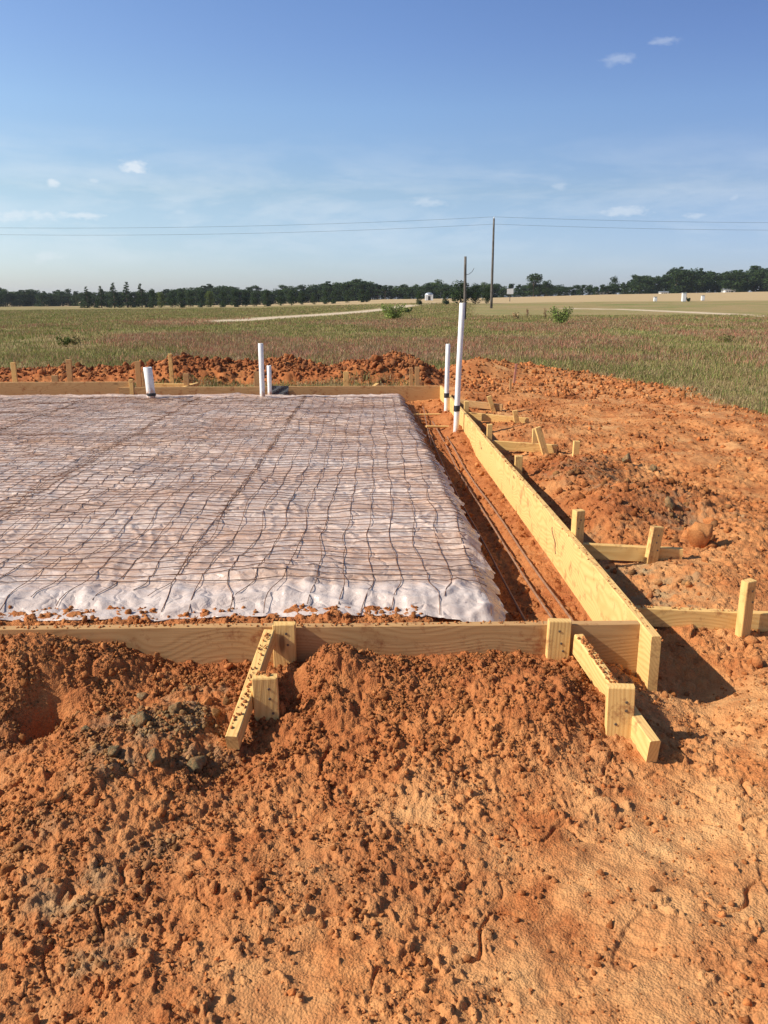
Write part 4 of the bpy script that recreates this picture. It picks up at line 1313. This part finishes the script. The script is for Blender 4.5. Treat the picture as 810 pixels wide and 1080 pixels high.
PD = 118.
def utility_pole(x, ztop, Y, label):
    zb = float(terrain(np.array([x]), np.array([Y]))[0])
    r = empty('utility_pole', (x, Y, zb)); tag(r, label, 'pole', 'utility poles along the field')
    H = ztop-zb
    taper('pole', (0, 0, -.5), H+.5, .19, .12, M_POLE, parent=r)
    taper('insulator', (0, 0, H), .22, .07, .05, M_WHITE, parent=r, seg=2)
    boxm('bracket', (.0, -.16, H-.75), (.10, .22, .10), M_POLE, r)
    return r
pt = at(521, 230.5, PD)
utility_pole(pt.x, pt.z, PD, 'tall slender utility pole carrying the power lines')
LZ = pt.z
pl_x, pr_x = pt.x-104, pt.x+96
utility_pole(pl_x, LZ-.2, PD+4, 'utility pole of the same line beyond the left picture edge')
utility_pole(pr_x, LZ+.6, PD+2, 'utility pole of the same line beyond the right picture edge')
def cable(label, a, b, sag, r=.015):
    t = np.linspace(0, 1, 60)
    p = np.array(a)[None]*(1-t)[:, None]+np.array(b)[None]*t[:, None]
    p[:, 2] -= sag*4*t*(1-t)
    v, f = tubes([p], r, 5)
    o = np_mesh('power_line', v, f, M_LINE, smooth=True); tag(o, label, 'power line', 'overhead power lines')
cable('upper power line hanging from the pole top to the left', (pl_x, PD+4, LZ+.0), (pt.x, PD, LZ+.22), 1.15)
cable('lower power line sagging from the pole to the left', (pl_x, PD+4-.25, LZ-.75), (pt.x, PD-.25, LZ-.72), 1.25)
cable('upper power line running from the pole top to the right edge', (pt.x, PD, LZ+.22), (pr_x, PD+2, LZ+.8), .95)
cable('lower power line running from the pole to the right edge', (pt.x, PD-.25, LZ-.72), (pr_x, PD+2-.25, LZ-.1), 1.0)
# short pole
q = at(491.5, 270.5, 62.); zb = 0.
r = empty('old_post', (q.x, 62., 0)); tag(r, 'short dark weathered pole with a loose wire, left of the utility pole', 'pole')
taper('post', (0, 0, -.4), q.z+.4, .12, .085, M_POLE, parent=r, lean=(-.03, 0), wob=.01)
v, f = tubes([np.array([(0.05, 0, q.z-1.25), (.25, 0, q.z-1.2), (.45, .02, q.z-1.05), (.60, .02, q.z-.8)])], .018, 5)
np_mesh('loose_wire', v, f, M_POLE, parent=r)

# ------------------------------------------------------------------ far buildings and boxes
def hut(px, ybase, D, w, h, label, dome=True):
    p = at(px, ybase, D); zb = float(terrain(np.array([p.x]), np.array([D]))[0])
    r = empty('hut', (p.x, D, zb)); tag(r, label, 'building')
    boxm('wall', (0, 0, h*.36), (w, w, h*.72), M_WHITE, r)
    bm = bmesh.new(); n = 16; rings = []
    for i in range(6):
        a = i/5*math.pi/2
        rings.append([bm.verts.new((w*.56*math.cos(a)*math.cos(k*2*math.pi/n)+.0001*k, w*.56*math.cos(a)*math.sin(k*2*math.pi/n), h*.72+.003+h*.28*math.sin(a))) for k in range(n)])
    for a, b in zip(rings[:-1], rings[1:]):
        for k in range(n): bm.faces.new((a[k], a[(k+1) % n], b[(k+1) % n], b[k]))
    bm_obj('roof', bm, M_TIN, r, True)
    boxm('door', (0, -w/2-.02, h*.28), (w*.3, .03, h*.52), M_DARK, r)
    return r
hut(452.5, 312, 225, 2.0, 2.0, 'small white hut with rounded grey roof before the treeline')
# board on a post
p = at(538, 308, 180); zb = float(terrain(np.array([p.x]), np.array([180.]))[0])
r = empty('board_sign', (p.x, 180, zb)); tag(r, 'small white blank board on a post right of the utility pole', 'sign')
tp = at(538, 304.5, 180).z-zb
boxm('panel', (0, -.12, tp-.55), (1.35, .06, 1.1), M_WHITE, r, .01)
taper('post', (0, 0, -.2), tp-.1, .08, .07, M_POLE, parent=r)
def gable(px, ybase, D, w, dpt, h, label):
    p = at(px, ybase, D); zb = float(terrain(np.array([p.x]), np.array([D]))[0])
    r = empty('farm_building', (p.x, D, zb)); tag(r, label, 'building')
    boxm('wall', (0, 0, h*.35), (w, dpt, h*.7), M_WHITE, r)
    bm = bmesh.new(); e = .3
    v = [bm.verts.new(c) for c in ((-w/2-e, -dpt/2-e, h*.7+.004), (w/2+e, -dpt/2-e, h*.7+.004), (w/2+e, dpt/2+e, h*.7+.004), (-w/2-e, dpt/2+e, h*.7+.004), (-w/2-e, 0, h), (w/2+e, 0, h))]
    for f in ((0, 1, 5, 4), (2, 3, 4, 5), (0, 4, 3), (1, 2, 5), (3, 2, 1, 0)): bm.faces.new([v[k] for k in f])
    bm_obj('roof', bm, M_TIN, r)
    boxm('door', (w*.2, -dpt/2-.02, h*.25), (w*.22, .03, h*.48), M_DARK, r)
    for s in (-.3, -.05): boxm('window', (w*s, -dpt/2-.02, h*.4), (w*.12, .03, h*.2), M_DARK, r)
gable(638, 308, 322, 6., 4., 1.5, 'low pale farm building at the left end of the tall wood')
gable(768, 307, 341, 4., 4., 2.0, 'pale farm building under the trees at the right')
gable(700, 307, 341, 3., 3., 1.2, 'small grey shed at the foot of the tall wood')
def marker(px, py, D, w, h, label):
    p = at(px, py, D); zb = float(terrain(np.array([p.x]), np.array([D]))[0])
    r = empty('utility_box', (p.x, D, zb)); tag(r, label, 'utility box', 'white boxes on the mown field')
    boxm('cabinet', (0, 0, h/2), (w, w*.8, h), M_WHITE, r, w*.12)
    boxm('lid', (0, 0, h+.03), (w*1.08, w*.9, .06), M_TIN, r)
marker(691, 317, 150, .55, .75, 'leftmost of the three white boxes on the mown field')
marker(721, 318, 145, .7, 1.45, 'tallest of the three white boxes on the mown field')
marker(741, 317, 150, .55, .85, 'rightmost of the three white boxes on the mown field')
p = at(725, 318, 172); 
shrub('bush', 'tiny dark bush beside the tallest white box', 'bush', at(726, 318, 146).x, 146., .6, .35, DARKG, 51, 300, .15, 5)

# ------------------------------------------------------------------ the air
hz = boxm('haze', (0, 0, 14.5), (10400, 10400, 34), None)
hm = bpy.data.materials.new('air'); hm.use_nodes = True; hm.node_tree.nodes.clear()
ho = hm.node_tree.nodes.new('ShaderNodeOutputMaterial'); hv = hm.node_tree.nodes.new('ShaderNodeVolumePrincipled')
hm.node_tree.links.new(hv.outputs[0], ho.inputs['Volume'])
hv.inputs['Color'].default_value = (.86, .92, 1, 1); hv.inputs['Density'].default_value = .00014; hv.inputs['Anisotropy'].default_value = .2
hz.data.materials.clear(); hz.data.materials.append(hm)
tag(hz, kind='stuff')
# ------------------------------------------------------------------ sky, sun, camera
w = bpy.data.worlds.new('World'); sc.world = w; w.use_nodes = True
nt = w.node_tree; nt.nodes.clear(); n = N(nt)
out = nt.nodes.new('ShaderNodeOutputWorld'); bg = nt.nodes.new('ShaderNodeBackground')
sky = nt.nodes.new('ShaderNodeTexSky'); sky.sky_type = 'NISHITA'; sky.sun_disc = False
sky.sun_elevation = SUN_EL
sd = Vector((-math.cos(SUN_TRAVEL), -math.sin(SUN_TRAVEL), 0))
sky.sun_rotation = math.atan2(sd.x, sd.y)
sky.altitude = 100; sky.air_density = 1.0; sky.dust_density = .6; sky.ozone_density = 2.0
gen = n.coord('Generated')
s3 = n.sep(gen)
# the blue deepens quickly above the horizon
zz = n.math('MULTIPLY', s3[2], n.maprange(s3[2], 0., .35, 1.25, 1.9))
vec = n.comb(s3[0], s3[1], zz)
vn = n.vmath('NORMALIZE', vec)
nt.links.new(vn, sky.inputs[0])
skyc = sky.outputs[0]
hs = nt.nodes.new('ShaderNodeHueSaturation'); hs.inputs['Saturation'].default_value = 1.04
nt.links.new(skyc, hs.inputs['Color']); skyc = hs.outputs[0]
# local air: bluer overhead, greyer haze along the horizon, a little darker away from the sun
tint = n.ramp(n.maprange(s3[2], 0., .32), [(0., (.73/2, .80/2, 1.17/2)), (.10, (.82/2, .87/2, 1.11/2)), (.36, (1.16/2, 1.10/2, 1.06/2)), (.62, (1.36/2, 1.36/2, 1.38/2)), (.80, (1.32/2, 1.34/2, 1.48/2)), (.95, (1.28/2, 1.33/2, 1.52/2)), (1., (1.1/2, 1.05/2, 1.05/2))])
skyc = n.mix(1., skyc, tint, 'MULTIPLY')
side = n.ramp(n.maprange(s3[0], -.45, .45), [(0., (1.18/2, 1.14/2, 1.03/2)), (.5, (.5, .5, .5)), (1., (.76/2, .76/2, .84/2))])
skyc = n.mix(1., skyc, side, 'MULTIPLY')
skyc = n.vmath('MULTIPLY', skyc, (4., 4., 4.))
az = n.math('ARCTAN2', s3[0], s3[1]); el = n.math('ARCSINE', s3[2])
# thin cirrus bands
cv = n.comb(n.math('MULTIPLY', az, 3.2), n.math('MULTIPLY', el, 16.), n.math('MULTIPLY', az, 0.))
cn = n.noise(cv, 1.3, 8, .62, .5)
cn2 = n.noise(n.comb(n.math('MULTIPLY', az, 14.), n.math('MULTIPLY', el, 50.), 0.), 1., 7, .6, .3)
band = n.math('MULTIPLY', n.maprange(el, .02, .07), n.maprange(el, .11, .18, 1., 0.))
cm = n.math('MULTIPLY', n.maprange(n.math('ADD', n.math('MULTIPLY', cn, .7), n.math('MULTIPLY', cn2, .3)), .45, .74), band)
tot = n.math('MULTIPLY', cm, n.maprange(az, -.3, .45, .62, .35))
def dirae(px, py):
    r = ray(px, py).normalized(); return math.atan2(r.x, r.y), math.asin(r.z)
cl2 = n.noise(n.comb(n.math('MULTIPLY', az, 90.), n.math('MULTIPLY', el, 170.), 0.), 1., 5, .6)
cl3 = n.noise(n.comb(n.math('MULTIPLY', az, 45.), n.math('MULTIPLY', el, 70.), 5.), 1., 3, .6)
for px, py, wx, wy, st in ((141, 175, 15, 8, .65), (55, 193, 7, 5, .6), (100, 191, 10, 3.5, .35), (651, 62, 16, 6, .22), (643, 66, 7, 4, .15), (702, 43, 15, 4, .22), (590, 196, 10, 5, .22),
                           (658, 223, 27, 5.5, .38), (775, 207, 7, 5, .25), (20, 227, 50, 6, .45), (85, 227, 26, 4, .5), (50, 270, 22, 8, .3), (190, 224, 10, 3, .2), (450, 213, 20, 6, .3), (730, 228, 12, 3, .3)):
    a0, e0 = dirae(px, py)
    dx = n.math('DIVIDE', n.math('SUBTRACT', az, a0), wx/FPX*1.02)
    dy = n.math('DIVIDE', n.math('SUBTRACT', el, e0), wy/FPX)
    rr = n.math('SQRT', n.math('ADD', n.math('MULTIPLY', dx, dx), n.math('MULTIPLY', dy, dy)))
    rr = n.math('ADD', rr, n.math('MULTIPLY', n.math('SUBTRACT', cl2, .5), 1.9))
    rr = n.math('ADD', rr, n.math('MULTIPLY', n.math('SUBTRACT', cl3, .5), 1.3))
    tot = n.math('MAXIMUM', tot, n.maprange(rr, 1.0, .25, 0., st))
CLOUD_C = (6.6, 6.9, 7.2)
c = n.mix(tot, skyc, CLOUD_C)
nt.links.new(c, bg.inputs[0]); bg.inputs[1].default_value = .10
nt.links.new(bg.outputs[0], out.inputs[0])

sl = bpy.data.lights.new('sun', 'SUN'); sl.energy = 4.6; sl.angle = R(.53); sl.color = (1., .93, .82)
so = bpy.data.objects.new('sun', sl); COL.objects.link(so)
L = Vector((math.cos(SUN_TRAVEL)*math.cos(SUN_EL), math.sin(SUN_TRAVEL)*math.cos(SUN_EL), -math.sin(SUN_EL)))
so.rotation_euler = L.to_track_quat('-Z', 'Y').to_euler()
so.location = (-20, -10, 20)

cam = bpy.data.cameras.new('camera'); co = bpy.data.objects.new('camera', cam); COL.objects.link(co)
cam.sensor_fit = 'VERTICAL'; cam.sensor_height = 36; cam.lens = FPX/1080*36
cam.clip_start = .05; cam.clip_end = 20000
co.location = (0, 0, CAM_H); co.rotation_euler = (R(90)-PITCH, 0, 0)
sc.camera = co
sc.view_settings.view_transform = 'Standard'; sc.view_settings.look = 'None'
sc.view_settings.exposure = .45; sc.view_settings.gamma = 1
sc.cycles.max_bounces = 6
